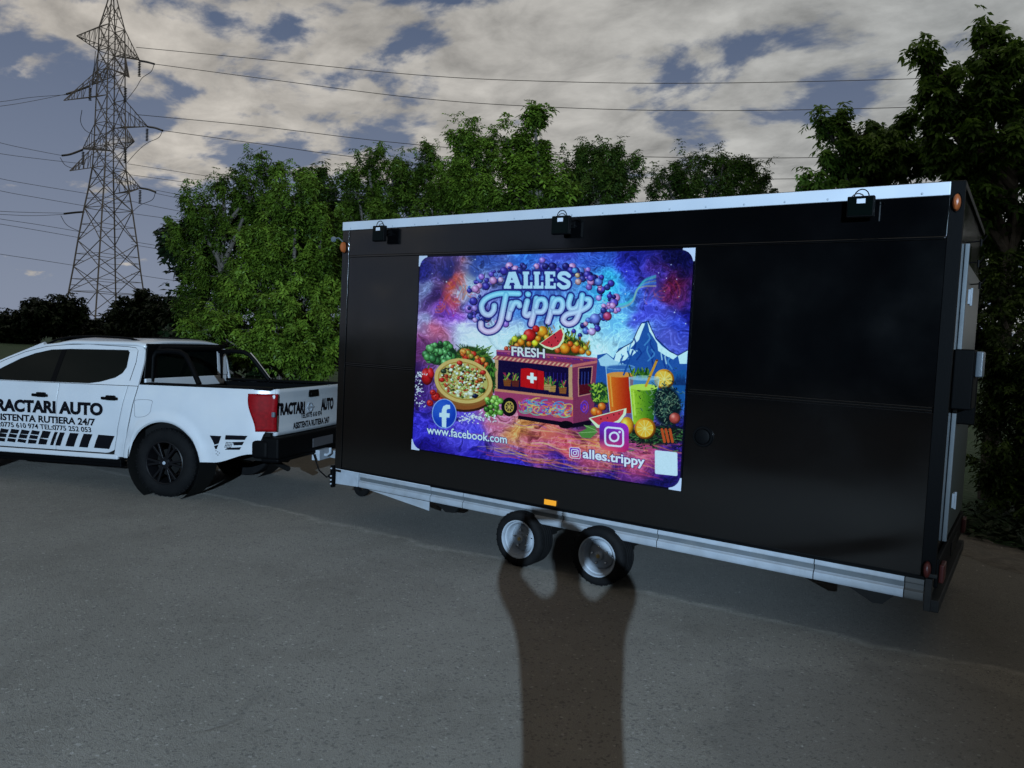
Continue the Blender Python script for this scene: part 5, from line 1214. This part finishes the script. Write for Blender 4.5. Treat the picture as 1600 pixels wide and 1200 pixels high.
# left clump, lit
px_tree('ash_tree', 15.5, 345, 0, [(335, 345, 45, 48, 0), (300, 400, 34, 60, .3), (395, 300, 40, 48, .2), (420, 262, 24, 24, .3), (360, 430, 60, 60, 0), (310, 480, 46, 50, -.2), (430, 340, 50, 60, .4), (300, 325, 20, 30, .2), (350, 290, 16, 16, .2)], L_mid,
        'leftmost large green tree behind the pickup, with a lobed crown against the sky', 'tree', group=GB, n=4815, seed=11, leaf=.075)
px_tree('ash_tree', 14.0, 455, 0, [(462, 330, 34, 60, 0), (450, 430, 46, 60, 0), (500, 400, 30, 70, .2), (400, 470, 50, 60, -.2), (480, 500, 50, 60, 0), (405, 400, 30, 50, 0)], L_bright,
        'bright fresh green tree standing left of the trailer front, above the truck bed', 'tree', group=GB, n=4815, seed=12, leaf=.072)
px_tree('ash_bush', 12.2, 440, 0, [(440, 545, 42, 46, 0), (480, 570, 40, 40, .2), (395, 550, 36, 32, 0), (330, 515, 48, 24, .4), (500, 530, 28, 46, .3), (430, 490, 26, 24, 0)], L_bright,
        'light green bush low behind the truck bed and tailgate', 'bush', group=GB, n=2407, seed=13, leaf=.075, trunk=True)
px_tree('dark_tree', 18.5, 490, 0, [(490, 300, 30, 36, 0), (520, 340, 36, 50, 0), (470, 380, 50, 60, 0), (520, 430, 50, 70, 0)], L_dark,
        'dark crowned tree between the lit clump and the trailer corner', 'tree', group=GB, n=3257, seed=14, leaf=.11)
# row above the roof
px_tree('ash_tree', 15.5, 580, 0, [(577, 262, 20, 30, 0), (560, 310, 34, 44, 0), (610, 300, 32, 44, .2), (580, 380, 60, 60, 0), (545, 440, 34, 60, 0)], L_mid,
        'narrow topped green tree over the front corner of the trailer roof', 'tree', group=GB, n=3681, seed=15)
px_tree('ash_tree', 16.0, 665, 0, [(664, 258, 22, 30, 0), (640, 300, 30, 40, .2), (690, 300, 32, 42, 0), (660, 370, 60, 50, 0), (625, 268, 12, 20, .2)], L_mid,
        'green tree over the roof between the two front floodlight boxes', 'tree', group=GB, n=3398, seed=16)
px_tree('ash_tree', 14.5, 735, 0, [(728, 222, 24, 26, 0), (745, 262, 34, 36, 0), (770, 225, 14, 22, .3), (720, 300, 36, 40, 0), (760, 320, 44, 46, 0)], L_bright,
        'lighter green tree left of the tallest thin shoots over the roof', 'tree', group=GB, n=3540, seed=17)
px_tree('young_ash_tree', 13.6, 835, 0, [(835, 192, 16, 22, 0), (830, 232, 24, 24, 0), (838, 275, 34, 34, 0), (800, 260, 16, 28, .2), (860, 310, 40, 40, 0), (815, 320, 36, 44, 0), (792, 222, 8, 20, .2)], L_bright,
        'tallest thin pale shoots of young leaves above the middle of the roof', 'tree', group=GB, n=2690, seed=18, leaf=.09, droop=.2)
px_tree('dark_tree', 15.5, 925, 0, [(905, 270, 26, 34, 0), (945, 262, 30, 24, 0), (975, 275, 26, 30, 0), (930, 310, 60, 40, 0), (912, 236, 8, 7, 0), (935, 234, 9, 6, 0), (965, 240, 10, 8, 0)], L_dark,
        'dark tree with two small tufts on bare stalks above the roof centre', 'tree', group=GB, n=3257, seed=19)
px_tree('dark_tree', 17.0, 1100, 0, [(1075, 262, 30, 24, 0), (1130, 255, 40, 20, 0), (1105, 285, 70, 26, 0), (1170, 280, 40, 20, 0), (1040, 290, 32, 26, 0), (1110, 330, 90, 40, 0), (1190, 300, 24, 14, 0)], L_dark,
        'low wide dark tree above the right half of the roof', 'tree', group=GB, n=3681, seed=20, droop=.3)
px_tree('box_elder_tree', 12.6, 1350, 0, [(1340, 215, 36, 34, 0), (1295, 205, 9, 16, 0), (1282, 190, 7, 9, 0), (1310, 250, 30, 30, 0), (1400, 215, 36, 28, 0), (1365, 265, 60, 40, 0), (1420, 260, 40, 36, .2), (1270, 290, 30, 14, 0), (1350, 340, 80, 50, 0)], L_maple,
        'green tree with drooping leaf clusters above the rear floodlight box', 'tree', group=GB, n=2670, seed=21, leaf=.11, spray=.14, droop=.9)
px_tree('box_elder_tree', 11.0, 1560, 0, [(1455, 95, 12, 26, 0), (1478, 125, 20, 22, 0), (1548, 95, 28, 26, 0), (1500, 165, 42, 40, 0), (1575, 140, 60, 60, 0), (1470, 180, 30, 30, 0), (1540, 230, 80, 60, 0), (1480, 250, 40, 40, 0), (1580, 320, 80, 70, 0), (1640, 200, 80, 120, 0), (1700, 360, 90, 140, 0), (1528, 58, 8, 12, 0), (1560, 62, 8, 10, 0), (1600, 430, 60, 80, .3), (1450, 150, 14, 16, 0), (1442, 95, 8, 12, 0)], L_maple,
        'largest dark tree filling the right edge of the picture', 'tree', group=GB, n=6037, seed=22, leaf=.11, spray=.14, droop=.9)
px_tree('hedge_bush', 9.9, 1610, 0, [(1570, 560, 32, 70, 0), (1610, 640, 62, 90, 0), (1570, 720, 42, 70, 0), (1600, 800, 70, 44, 0), (1690, 700, 80, 140, 0), (1540, 640, 14, 60, .5), (1560, 470, 30, 60, .4)], L_dark,
        'dark overhanging bush beside the trailer rear, down to the ground', 'bush', group=GB, n=4455, seed=23, leaf=.075, droop=.7)
# infill seen as darkness under and between the crowns
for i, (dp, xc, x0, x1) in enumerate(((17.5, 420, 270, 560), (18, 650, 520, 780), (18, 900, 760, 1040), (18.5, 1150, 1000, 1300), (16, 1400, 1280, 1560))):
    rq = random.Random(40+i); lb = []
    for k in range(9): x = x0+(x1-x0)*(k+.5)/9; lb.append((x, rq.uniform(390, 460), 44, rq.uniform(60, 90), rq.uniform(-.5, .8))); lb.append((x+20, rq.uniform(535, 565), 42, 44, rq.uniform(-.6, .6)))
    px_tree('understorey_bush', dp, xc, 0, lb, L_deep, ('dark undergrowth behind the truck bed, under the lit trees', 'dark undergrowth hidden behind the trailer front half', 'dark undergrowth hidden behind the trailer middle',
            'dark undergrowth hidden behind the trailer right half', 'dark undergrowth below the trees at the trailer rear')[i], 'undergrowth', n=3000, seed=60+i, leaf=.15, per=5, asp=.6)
# low weeds on the verge
def weeds(name, pts, size, m, seed, kind='stuff'):
    rs = np.random.default_rng(seed); P_ = np.array(pts); V_, Q_, s_ = leaf_cloud(P_, size, rs, -.6, .28, 5, .05); V_[:, 2] = np.maximum(V_[:, 2], .0); o = raw_mesh(name, V_, Q_, m, None, s_); o['kind'] = kind; return o
rw = random.Random(9); pts = []
for i in range(5200):
    x = rw.uniform(-14, 9); k = 0
    for (x0, y0), (x1, y1) in zip(edge, edge[1:]):
        if x0 <= x <= x1: ye = y0+(y1-y0)*(x-x0)/(x1-x0)
    pts.append((x, ye+.95+abs(rw.gauss(0, .8)), rw.uniform(.0, .08)))
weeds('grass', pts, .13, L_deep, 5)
# distant tree line with the pylon behind it
GD = 'distant dark trees at the foot of the pylon'
far = [(20, 492, 60, 'broad dark tree at the far left edge, left of the pylon'), (62, 470, 60, 'taller rounded dark tree just left of the pylon legs'), (96, 466, 61, 'dark tree touching the left leg of the pylon'), (140, 505, 66, 'low dark scrub seen between the pylon legs'),
       (185, 492, 62, 'dark tree across the right leg of the pylon'), (218, 460, 58, 'dark feathery topped tree right of the pylon base'), (252, 468, 57, 'dark tree between the pylon and the lit clump'), (290, 470, 52, 'dark tree partly behind the leftmost lit tree'), (-40, 485, 62, 'dark tree just outside the left edge')]
for i, (px, ty_, dp, lb) in enumerate(far):
    rq = random.Random(i+90); L_ = [(px+rq.uniform(-6, 6), ty_+14, 16, 14, 0), (px-16, ty_+26, 18, 16, 0), (px+17, ty_+24, 18, 18, 0), (px, ty_+38, 34, 22, 0), (px+rq.uniform(-14, 14), ty_+4, 6, 8, 0)]
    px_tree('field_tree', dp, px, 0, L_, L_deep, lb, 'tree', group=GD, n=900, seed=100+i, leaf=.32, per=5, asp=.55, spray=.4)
sc_ = []
rq = random.Random(77)
for k in range(34): x = -60+k*13; sc_.append((x, rq.uniform(508, 518), 18, 12, rq.uniform(-2, 2)))
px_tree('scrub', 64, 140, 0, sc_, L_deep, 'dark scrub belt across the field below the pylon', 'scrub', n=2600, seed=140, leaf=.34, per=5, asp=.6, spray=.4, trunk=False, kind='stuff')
# woodland behind the photographer (mirrored darkly in the trailer side)
rs = np.random.default_rng(5); wl = []
for i in range(14000):
    a = math.radians(-127-9*rs.uniform(0, 1)**2) if i % 9 == 0 else rs.uniform(math.radians(-127), math.radians(-15)); r = rs.uniform(28, 34)
    wl.append((5.9+r*math.cos(a), -5.6+r*math.sin(a), abs(rs.uniform(0, 1))**.7*(14+2.0*math.sin(a*9)+1.5*math.sin(a*23))*(.45 if math.degrees(a) < -128 else 1)))
V_, Q_, s_ = leaf_cloud(np.array(wl), 1.15, rs, .2, .7, 5, .8); V_[:, 2] = np.maximum(V_[:, 2], .0)
o = raw_mesh('woodland', V_, Q_, L_deep, None, s_); o['kind'] = 'stuff'
# ---------------------------------------------------------------- lattice pylon
PD = 90.0; pxs = PD/FOC
pb = at(166, 505, PD); py_ = empty('electricity_pylon', (pb.x, pb.y, 0), (0, 0, 0)); tag(py_, 'tall steel lattice electricity pylon standing beyond the field at the left', 'pylon')
def zpix(y): return 1.92+(504.6-y)*pxs
view = math.atan2(FWD.y, FWD.x)   # heading of the view
lv = [(504, 4.75), (458, 4.0), (420, 3.55), (380, 3.15), (329, 2.55), (300, 2.15), (267, 1.78), (235, 1.66), (200, 1.60), (160, 1.52), (120, 1.45), (90, 1.40), (54, 1.33), (20, .62), (-8, .10)]
lv = [(zpix(y), r) for y, r in lv]; lv[0] = (0, 4.9)
phis = [view-math.pi/2+math.radians(14+90*k) for k in range(4)]
def corner(i, k): z, r = lv[i]; return Vector((r*math.cos(phis[k]), r*math.sin(phis[k]), z))
for k in range(4):
    mb = MB()
    for i in range(len(lv)-1): mb.bar(corner(i, k), corner(i+1, k), .14 if i < 6 else .11)
    mb.build('leg', M_pylon, py_)
for k in range(4):
    mb = MB(); k2 = (k+1) % 4
    for i in range(len(lv)-1):
        a, b_, c, d = corner(i, k), corner(i, k2), corner(i+1, k), corner(i+1, k2); w_ = .07 if i < 6 else .06
        n = 1 if i != 0 else 1
        mb.bar(a, d, w_); mb.bar(b_, c, w_)
        if i in (1, 4, 6, 8, 10, 12): mb.bar(a, b_, w_)
        if i < 4:
            m1 = (a+d)/2; mb.bar(a.lerp(c, .5), m1, .055); mb.bar(b_.lerp(d, .5), (b_+c)/2, .055); mb.bar(a.lerp(c, .25), a.lerp(d, .25), .05); mb.bar(b_.lerp(d, .25), b_.lerp(c, .25), .05)
        else:
            mm = (a+b_+c+d)/4; mb.bar(a.lerp(c, .5), mm, .045); mb.bar(b_.lerp(d, .5), mm, .045)
    mb.build('lattice_bracing', M_pylon, py_)
A1 = at(120, 56, 86.0)-pb; A2 = at(218, 94, 93.8)-pb
dirA = Vector((A2.x-A1.x, A2.y-A1.y, 0)).normalized(); dirB = Vector((-dirA.y, dirA.x, 0))
if (dirB.x*RGT.x+dirB.y*RGT.y) < 0: dirB = -dirB
def arm(tip, i0, i1, name='crossarm', w_=.075):
    """tip in local coordinates; roots on the two nearest tower corners at levels i0 (lower) and i1 (upper)"""
    h_ = Vector((tip.x, tip.y, 0)); ks = sorted(range(4), key=lambda k: -(corner(i0, k)-Vector((0, 0, corner(i0, k).z))).normalized().dot(h_.normalized()))[:2]
    mb = MB(); lo_ = [corner(i0, k) for k in ks]; hi_ = [corner(i1, k) for k in ks]
    for c in lo_+hi_: mb.bar(c, tip, w_)
    mb.bar(lo_[0], lo_[1], .07); mb.bar(hi_[0], hi_[1], .07)
    for t in (.22, .42, .6, .76, .88):
        L0, L1, H0, H1 = lo_[0].lerp(tip, t), lo_[1].lerp(tip, t), hi_[0].lerp(tip, t), hi_[1].lerp(tip, t)
        mb.bar(L0, L1, .05); mb.bar(L0, H0, .05); mb.bar(L1, H1, .05)
        t2 = t-.18; mb.bar(lo_[0].lerp(tip, max(0, t2)), L1, .045); mb.bar(hi_[0].lerp(tip, max(0, t2)), L0, .045)
    mb.build(name, M_pylon, py_)
tips = {}
def loc(px, py, d): return at(px, py, d)-Vector((pb.x, pb.y, 0))
for nm, (px, py), d, i0, i1 in (('a', (119.6, 56), 86.5, 11, 12), ('b', (218, 94), 93.5, 11, 12), ('c', (99.6, 157), 85.5, 9, 10), ('d', (231, 198), 94.2, 8, 9), ('e', (109, 267), 86, 6, 7), ('f', (220, 294), 93.5, 5, 6)):
    tips[nm] = loc(px, py, d); arm(tips[nm], i0, i1)
for nm, (px, py), d, i0, i1 in (('g', (202, 121), 88, 10, 11), ('h', (143, 133), 92, 10, 11), ('i', (210, 221), 87.5, 7, 8), ('j', (129, 233), 92.5, 7, 8)):
    tips[nm] = loc(px, py, d); arm(tips[nm], i0, i1, 'short_crossarm', .07)
# insulator strings
for (px, ya, yb, d) in ((218, 97, 121, 93.5), (141, 137, 158, 92), (196, 137, 159, 88), (230, 201, 222, 94.2), (130, 237, 259, 92.5), (196, 233, 255, 87.5), (219, 297, 320, 93.5)):
    a = loc(px, ya, d); n_ = 9; L_ = (yb-ya)*pxs; pr = []
    for k in range(n_): z = -L_*k/n_; pr += [(.06, z), (.19, z-L_/n_*.35), (.19, z-L_/n_*.5), (.06, z-L_/n_*.6)]
    M = Matrix.Translation(a) @ Matrix.Rotation(math.radians(90), 4, 'X') @ Matrix.Diagonal((1, -1, 1, 1))
    MB().lathe([(r, -z) for r, z in pr], 10, Matrix.Translation(a) @ Matrix.Rotation(math.radians(-90), 4, 'X')).build('insulator_string', M_insul, py_)
def tube_px(pts, r, name, parent=None, m=None, n=5, seg=10):
    """smooth curve through (px,py,depth) survey points"""
    P_ = [at(*p) for p in pts]; P_ = [Vector(q) for q in catmull([tuple(p) for p in P_], seg)] if len(P_) > 2 else P_
    if parent: P_ = [p-Vector((pb.x, pb.y, 0)) for p in P_]
    return MB().tube(P_, r, n).build(name, m or M_wire, parent)
for pts in ([(218, 95, 93.5), (230, 97, 92.5), (241, 100, 91.5)], [(231, 198, 94.2), (243, 200, 93), (254, 204, 92)], [(220, 294, 93.5), (232, 296, 92.5), (243, 300, 91.5)],
            [(141, 134, 92), (120, 142, 91), (104, 147, 90)], [(129, 234, 92.5), (110, 241, 91), (97, 243, 90)], [(131, 331, 91), (118, 332, 90), (100, 334, 89)]):
    tube_px(pts, .13, 'strain_insulator', py_, M_insul, 6, 3)
for pts in ([(241, 100, 91.5), (236, 112, 92), (222, 122, 93), (212, 138, 92), (195, 160, 90)], [(254, 204, 92), (248, 215, 92.5), (231, 223, 94), (215, 236, 92), (198, 255, 89)], [(243, 300, 91.5), (238, 312, 92), (220, 320, 93.4), (208, 330, 93)],
            [(149, 80, 88), (147, 105, 89), (141, 134, 91)], [(128, 172, 87), (126, 190, 88), (134, 204, 89), (150, 212, 90)], [(94, 246, 90), (102, 258, 90), (116, 264, 90)], [(95, 337, 89), (105, 352, 90), (125, 362, 91)]):
    tube_px(pts, .035, 'jumper_cable', py_, M_wire, 5, 6)
# conductors
GW = 'overhead conductors strung from the pylon'
wires = [([(213, 74, 90), (400, 92, 86), (650, 117, 82), (850, 127, 80), (1100, 130, 79), (1460, 122, 79), (1800, 106, 80)], 'topmost wire crossing the whole sky to the right tree'),
         ([(241, 100, 91.5), (420, 124, 87), (650, 153, 83), (850, 167, 81), (1100, 173, 80), (1440, 167, 80), (1800, 150, 81)], 'second wire from the top running right above the treetops'),
         ([(213, 179, 90), (400, 197, 87), (600, 221, 84), (800, 238, 82), (1000, 245, 81), (1290, 246, 81), (1800, 232, 82)], 'third wire on the right, dipping behind the shoots at mid picture'),
         ([(254, 204, 92), (400, 224, 89), (560, 246, 86), (800, 268, 84), (1100, 280, 83), (1500, 275, 83)], 'fourth wire on the right, sinking into the treetops'),
         ([(200, 256, 90), (290, 270, 88), (380, 283, 86), (500, 297, 84)], 'wire at the middle crossarm heading right into the lit tree'), ([(196, 272, 90), (290, 285, 88), (380, 300, 86), (500, 312, 84)], 'wire just beneath the middle crossarm, heading right'),
         ([(243, 297, 91.5), (300, 308, 90), (380, 322, 88)], 'short wire from the lowest right crossarm tip'), ([(243, 302, 91.5), (300, 314, 90), (380, 330, 88)], 'lower of two close wires from the lowest right crossarm'),
         ([(199, 313, 90), (260, 326, 89), (340, 340, 88)], 'wire passing right behind the upper leg waist'), ([(202, 333, 90), (260, 341, 89), (340, 350, 88)], 'wire leaving the waist of the pylon to the right'),
         ([(205, 377, 90), (290, 391, 88), (340, 398, 87)], 'upper of two wires level with the lower pylon legs, right side'), ([(205, 382, 90), (290, 396, 88), (340, 403, 87)], 'lower of two wires level with the lower pylon legs, right side'), ([(205, 428, 90), (270, 438, 88), (340, 447, 87)], 'lowest wire to the right of the pylon legs'),
         ([(104, 147, 90), (50, 158, 84), (0, 166, 78), (-120, 180, 68)], 'upper wire of the top pair running off left'), ([(104, 148, 90), (50, 152, 88), (0, 159, 86), (-120, 172, 82)], 'nearly level wire of the top pair running off left'),
         ([(97, 243, 90), (50, 234, 85), (0, 223, 80), (-120, 190, 70)], 'wire climbing away left from the second level'), ([(130, 256, 90), (60, 248, 86), (0, 240, 82), (-120, 220, 72)], 'thin wire below the second level on the left'),
         ([(140, 303, 90), (60, 290, 85), (0, 279, 80), (-120, 252, 70)], 'wire on the left beneath the lowest crossarm'), ([(140, 323, 90), (60, 309, 85), (0, 298, 80), (-120, 270, 70)], 'second wire on the left beneath the lowest crossarm'),
         ([(100, 333, 89), (50, 332, 85), (0, 330, 80), (-120, 322, 70)], 'level wire on the left at the pylon waist'), ([(100, 335, 89), (50, 337, 87), (0, 335, 85), (-120, 330, 80)], 'twin of the level wire on the left at the pylon waist'),
         ([(125, 362, 90), (60, 351, 86), (0, 342, 82), (-120, 322, 72)], 'upper of two sloping wires left of the lower legs'), ([(122, 371, 90), (60, 360, 86), (0, 350, 82), (-120, 330, 72)], 'lower of two sloping wires left of the lower legs'),
         ([(118, 415, 90), (60, 406, 87), (0, 397, 84), (-120, 378, 76)], 'lowest wire on the left, near the treetops')]
for k, (pts, lb) in enumerate(wires):
    o = tube_px(pts, .036 if k < 4 else .026, 'power_line', None, M_wire, 5, 8); tag(o, lb, 'wire', GW)
# ---------------------------------------------------------------- the photographer, standing behind the camera with the floodlight at their back
def person():
    Fh = Vector((FWD.x, FWD.y, 0)).normalized(); Rh = Vector((Fh.y, -Fh.x, 0)); feet = Vector((6.325, -5.965, 0))
    root = empty('person', feet, (0, 0, math.atan2(Fh.y, Fh.x)-math.pi/2)); tag(root, 'person in dark jacket and trousers holding a phone up at eye level with both hands', 'person')
    # local: +y forward, +x right
    cl = root.matrix_basis.inverted() @ CAM if False else Vector(((CAM-feet).dot(Rh), (CAM-feet).dot(Fh), CAM.z))
    back = -Vector((FWD.dot(Rh), FWD.dot(Fh), FWD.z)); ph = cl+back*.02
    hl = ph+Vector((-.095, -.02, -.02)); hr = ph+Vector((.095, -.02, -.02))
    V = []; E = []; R_ = []
    def v(p, r): V.append(p); R_.append(r if isinstance(r, tuple) else (r, r)); return len(V)-1
    def chain(i, pts):
        for p, r in pts: j = v(p, r); E.append((i, j)); i = j
        return i
    pel = v((0, 0, .98), (.165, .125))
    ch = chain(pel, [((0, .0, 1.12), (.185, .125)), ((0, -.01, 1.28), (.205, .13)), ((0, -.01, 1.49), (.185, .12)), ((0, .0, 1.59), (.10, .09)), ((0, .02, 1.65), (.062, .062)), ((0, .04, 1.72), (.078, .088)), ((0, .045, 1.79), (.080, .095)), ((0, .03, 1.85), (.055, .065))])
    for s_, hnd in ((-1, hl), (1, hr)):
        sh = chain(3, [((s_*.19, -.01, 1.56), .085)]); el = chain(sh, [((s_*.26, .04, 1.62), .078), ((s_*.315, .09, 1.665), .070)])
        w = Vector(hnd); e = Vector((s_*.315, .09, 1.665)); chain(el, [(tuple(e.lerp(w, .35)), .062), (tuple(e.lerp(w, .75)), .045), (tuple(e.lerp(w, .93)), .031)])
        chain(0, [((s_*.085, 0, .90), (.130, .125)), ((s_*.09, .01, .70), .115), ((s_*.095, .02, .50), .10), ((s_*.10, .0, .32), .092), ((s_*.105, -.01, .12), .080), ((s_*.11, -.01, .06), .065)])
    me = bpy.data.meshes.new('body'); me.from_pydata(V, E, []); o = bpy.data.objects.new('body', me); S.collection.objects.link(o); o.parent = root
    o.modifiers.new('skin', 'SKIN')
    for i, d in enumerate(me.skin_vertices[0].data): d.radius = R_[i]; d.use_root = (i == 0)
    sb = o.modifiers.new('sub', 'SUBSURF'); sb.levels = 2; sb.render_levels = 2
    me.materials.append(mat('dark_jacket', (.02, .022, .03), rough=.9, bump=.002, bscale=60))
    M_skin = mat('skin', (.42, .25, .18), rough=.55)
    # hands: palm and five fingers curling round the phone
    for s_, hnd in ((-1, hl), (1, hr)):
        V = []; E = []; R_ = []
        w = Vector(hnd); V.append(tuple(w+Vector((s_*.02, -.05, -.055)))); R_.append(.024)
        V.append(tuple(w+Vector((s_*.006, -.02, -.01)))); R_.append(.022); E.append((0, 1))
        def fing(a, pts, r):
            i = a
            for k, p in enumerate(pts): V.append(tuple(w+Vector(p))); R_.append(r*(1-.12*k)); E.append((i, len(V)-1)); i = len(V)-1
        for k, (dz, ln) in enumerate(((.035, .9), (.016, 1.0), (-.003, .95), (-.021, .78))):
            fing(1, [(s_*.012, .006, dz), (s_*.008, .020*ln, dz+.004), (-s_*.006*ln, .021*ln, dz+.004)], .0088)
        fing(0, [(s_*.0, -.035, .0), (-s_*.020, -.030, .022), (-s_*.034, -.026, .030)], .010)
        m2 = bpy.data.meshes.new('hand'); m2.from_pydata(V, E, []); h = bpy.data.objects.new('hand', m2); S.collection.objects.link(h); h.parent = root; h.modifiers.new('skin', 'SKIN')
        for i, d in enumerate(m2.skin_vertices[0].data): d.radius = (R_[i], R_[i]); d.use_root = (i == 0)
        b_ = h.modifiers.new('sub', 'SUBSURF'); b_.levels = 2; b_.render_levels = 2; m2.materials.append(M_skin)
    # head skin, face, hair
    hd = MB().lathe([(0, -.12), (.045, -.112), (.070, -.085), (.080, -.04), (.084, .01), (.080, .055), (.060, .092), (.03, .108), (0, .112)], 28, Matrix.Translation((0, .055, 1.79)) @ Matrix.Rotation(math.radians(90), 4, 'X') @ Matrix.Diagonal((1, 1, 1.12, 1))).build('head', M_skin, root, smooth=True)
    MB().tube([(0, .148, 1.82), (0, .170, 1.783), (0, .155, 1.777)], [.008, .015, .010], 8).build('nose', M_skin, hd, smooth=True)
    for s_ in (-1, 1):
        MB().lathe([(0, -.008), (.011, -.004), (.012, 0), (0, .004)], 12, Matrix.Translation((s_*.032, .141, 1.812))).build('eye', M_plastic, hd, smooth=True)
        MB().lathe([(0, -.008), (.018, -.006), (.022, .0), (.014, .008), (0, .01)], 12, Matrix.Translation((s_*.086, .05, 1.80)) @ Matrix.Rotation(math.radians(90), 4, 'Z') @ Matrix.Diagonal((.8, 1, 1.5, 1))).build('ear', M_skin, hd, smooth=True)
    MB().tube([(-.024, .143, 1.745), (0, .150, 1.743), (.024, .143, 1.745)], .005, 6).build('mouth', mat('lips', (.35, .12, .10), rough=.5), hd, smooth=True)
    MB().lathe([(0, -.125), (.055, -.112), (.082, -.075), (.092, -.02), (.090, .02), (.075, .05)], 28, Matrix.Translation((0, .040, 1.807)) @ Matrix.Rotation(math.radians(-72), 4, 'X') @ Matrix.Diagonal((1, 1, 1.15, 1)) @ Matrix.Diagonal((1, 1, 1, 1))).build('hair', mat('dark_hair', (.02, .014, .01), rough=.8), root, smooth=True)
    for s_ in (-1, 1): MB().add([(s_*.115+a*.045, b_, c) for a in (-1, 1) for b_, c in ((-.09, .0), (.17, .0), (.17, .035), (.06, .085), (-.09, .10))], [(0, 1, 2, 3, 4), (5, 9, 8, 7, 6), (0, 5, 6, 1), (1, 6, 7, 2), (2, 7, 8, 3), (3, 8, 9, 4), (4, 9, 5, 0)]).build('shoe', M_plastic, root, bevel=.015)
    return root, ph
per, phl = person()
# the phone is held: a thing of its own, right behind the lens position
phone_c = CAM-FWD*.016
R3 = Matrix((RGT, FWD, UPV)).transposed()
pe = MB().box((0, 0, 0), (.162, .009, .076)).build('phone', M_plastic, None, bevel=.004); pe.location = phone_c; pe.rotation_euler = R3.to_euler(); tag(pe, 'dark phone held sideways in both hands of the person taking the picture', 'phone')
MB().box((0, -.0052, 0), (.152, .001, .068)).build('screen', M_glass, pe)
# floodlight on a tripod mast behind the photographer
fm = empty('work_light_mast', (LAMP.x, LAMP.y-.0, 0)); tag(fm, 'tall tripod mast with a cool white floodlight standing behind the photographer', 'floodlight')
dv = (AIM-LAMP).normalized(); bk = LAMP-dv*.16
MB().tube([(0, 0, .6), (-dv.x*.3, -dv.y*.3, 1.2), (-dv.x*.3, -dv.y*.3, 4.60)], .03, 10).build('mast', M_steel, fm, smooth=True)
for k in range(3): a = k*2.094; MB().tube([(-dv.x*.3, -dv.y*.3, 1.2), (-dv.x*.3+.8*math.cos(a), -dv.y*.3+.8*math.sin(a), .02)], .018, 8).build('leg', M_steel, fm, smooth=True)
Rm = dv.to_track_quat('Y', 'Z').to_matrix(); c_ = bk-Vector((LAMP.x, LAMP.y, 0))
hz_ = MB().box(c_-dv*.05, (.42, .08, .30), Rm).build('lamp_housing', M_plastic, fm, bevel=.02)
MB().box(c_+dv*.0, (.36, .012, .24), Rm).build('lamp_face', mat('lit_led_face', (.8, .85, .9), emit=(.85, .93, 1.0, 40)), hz_)
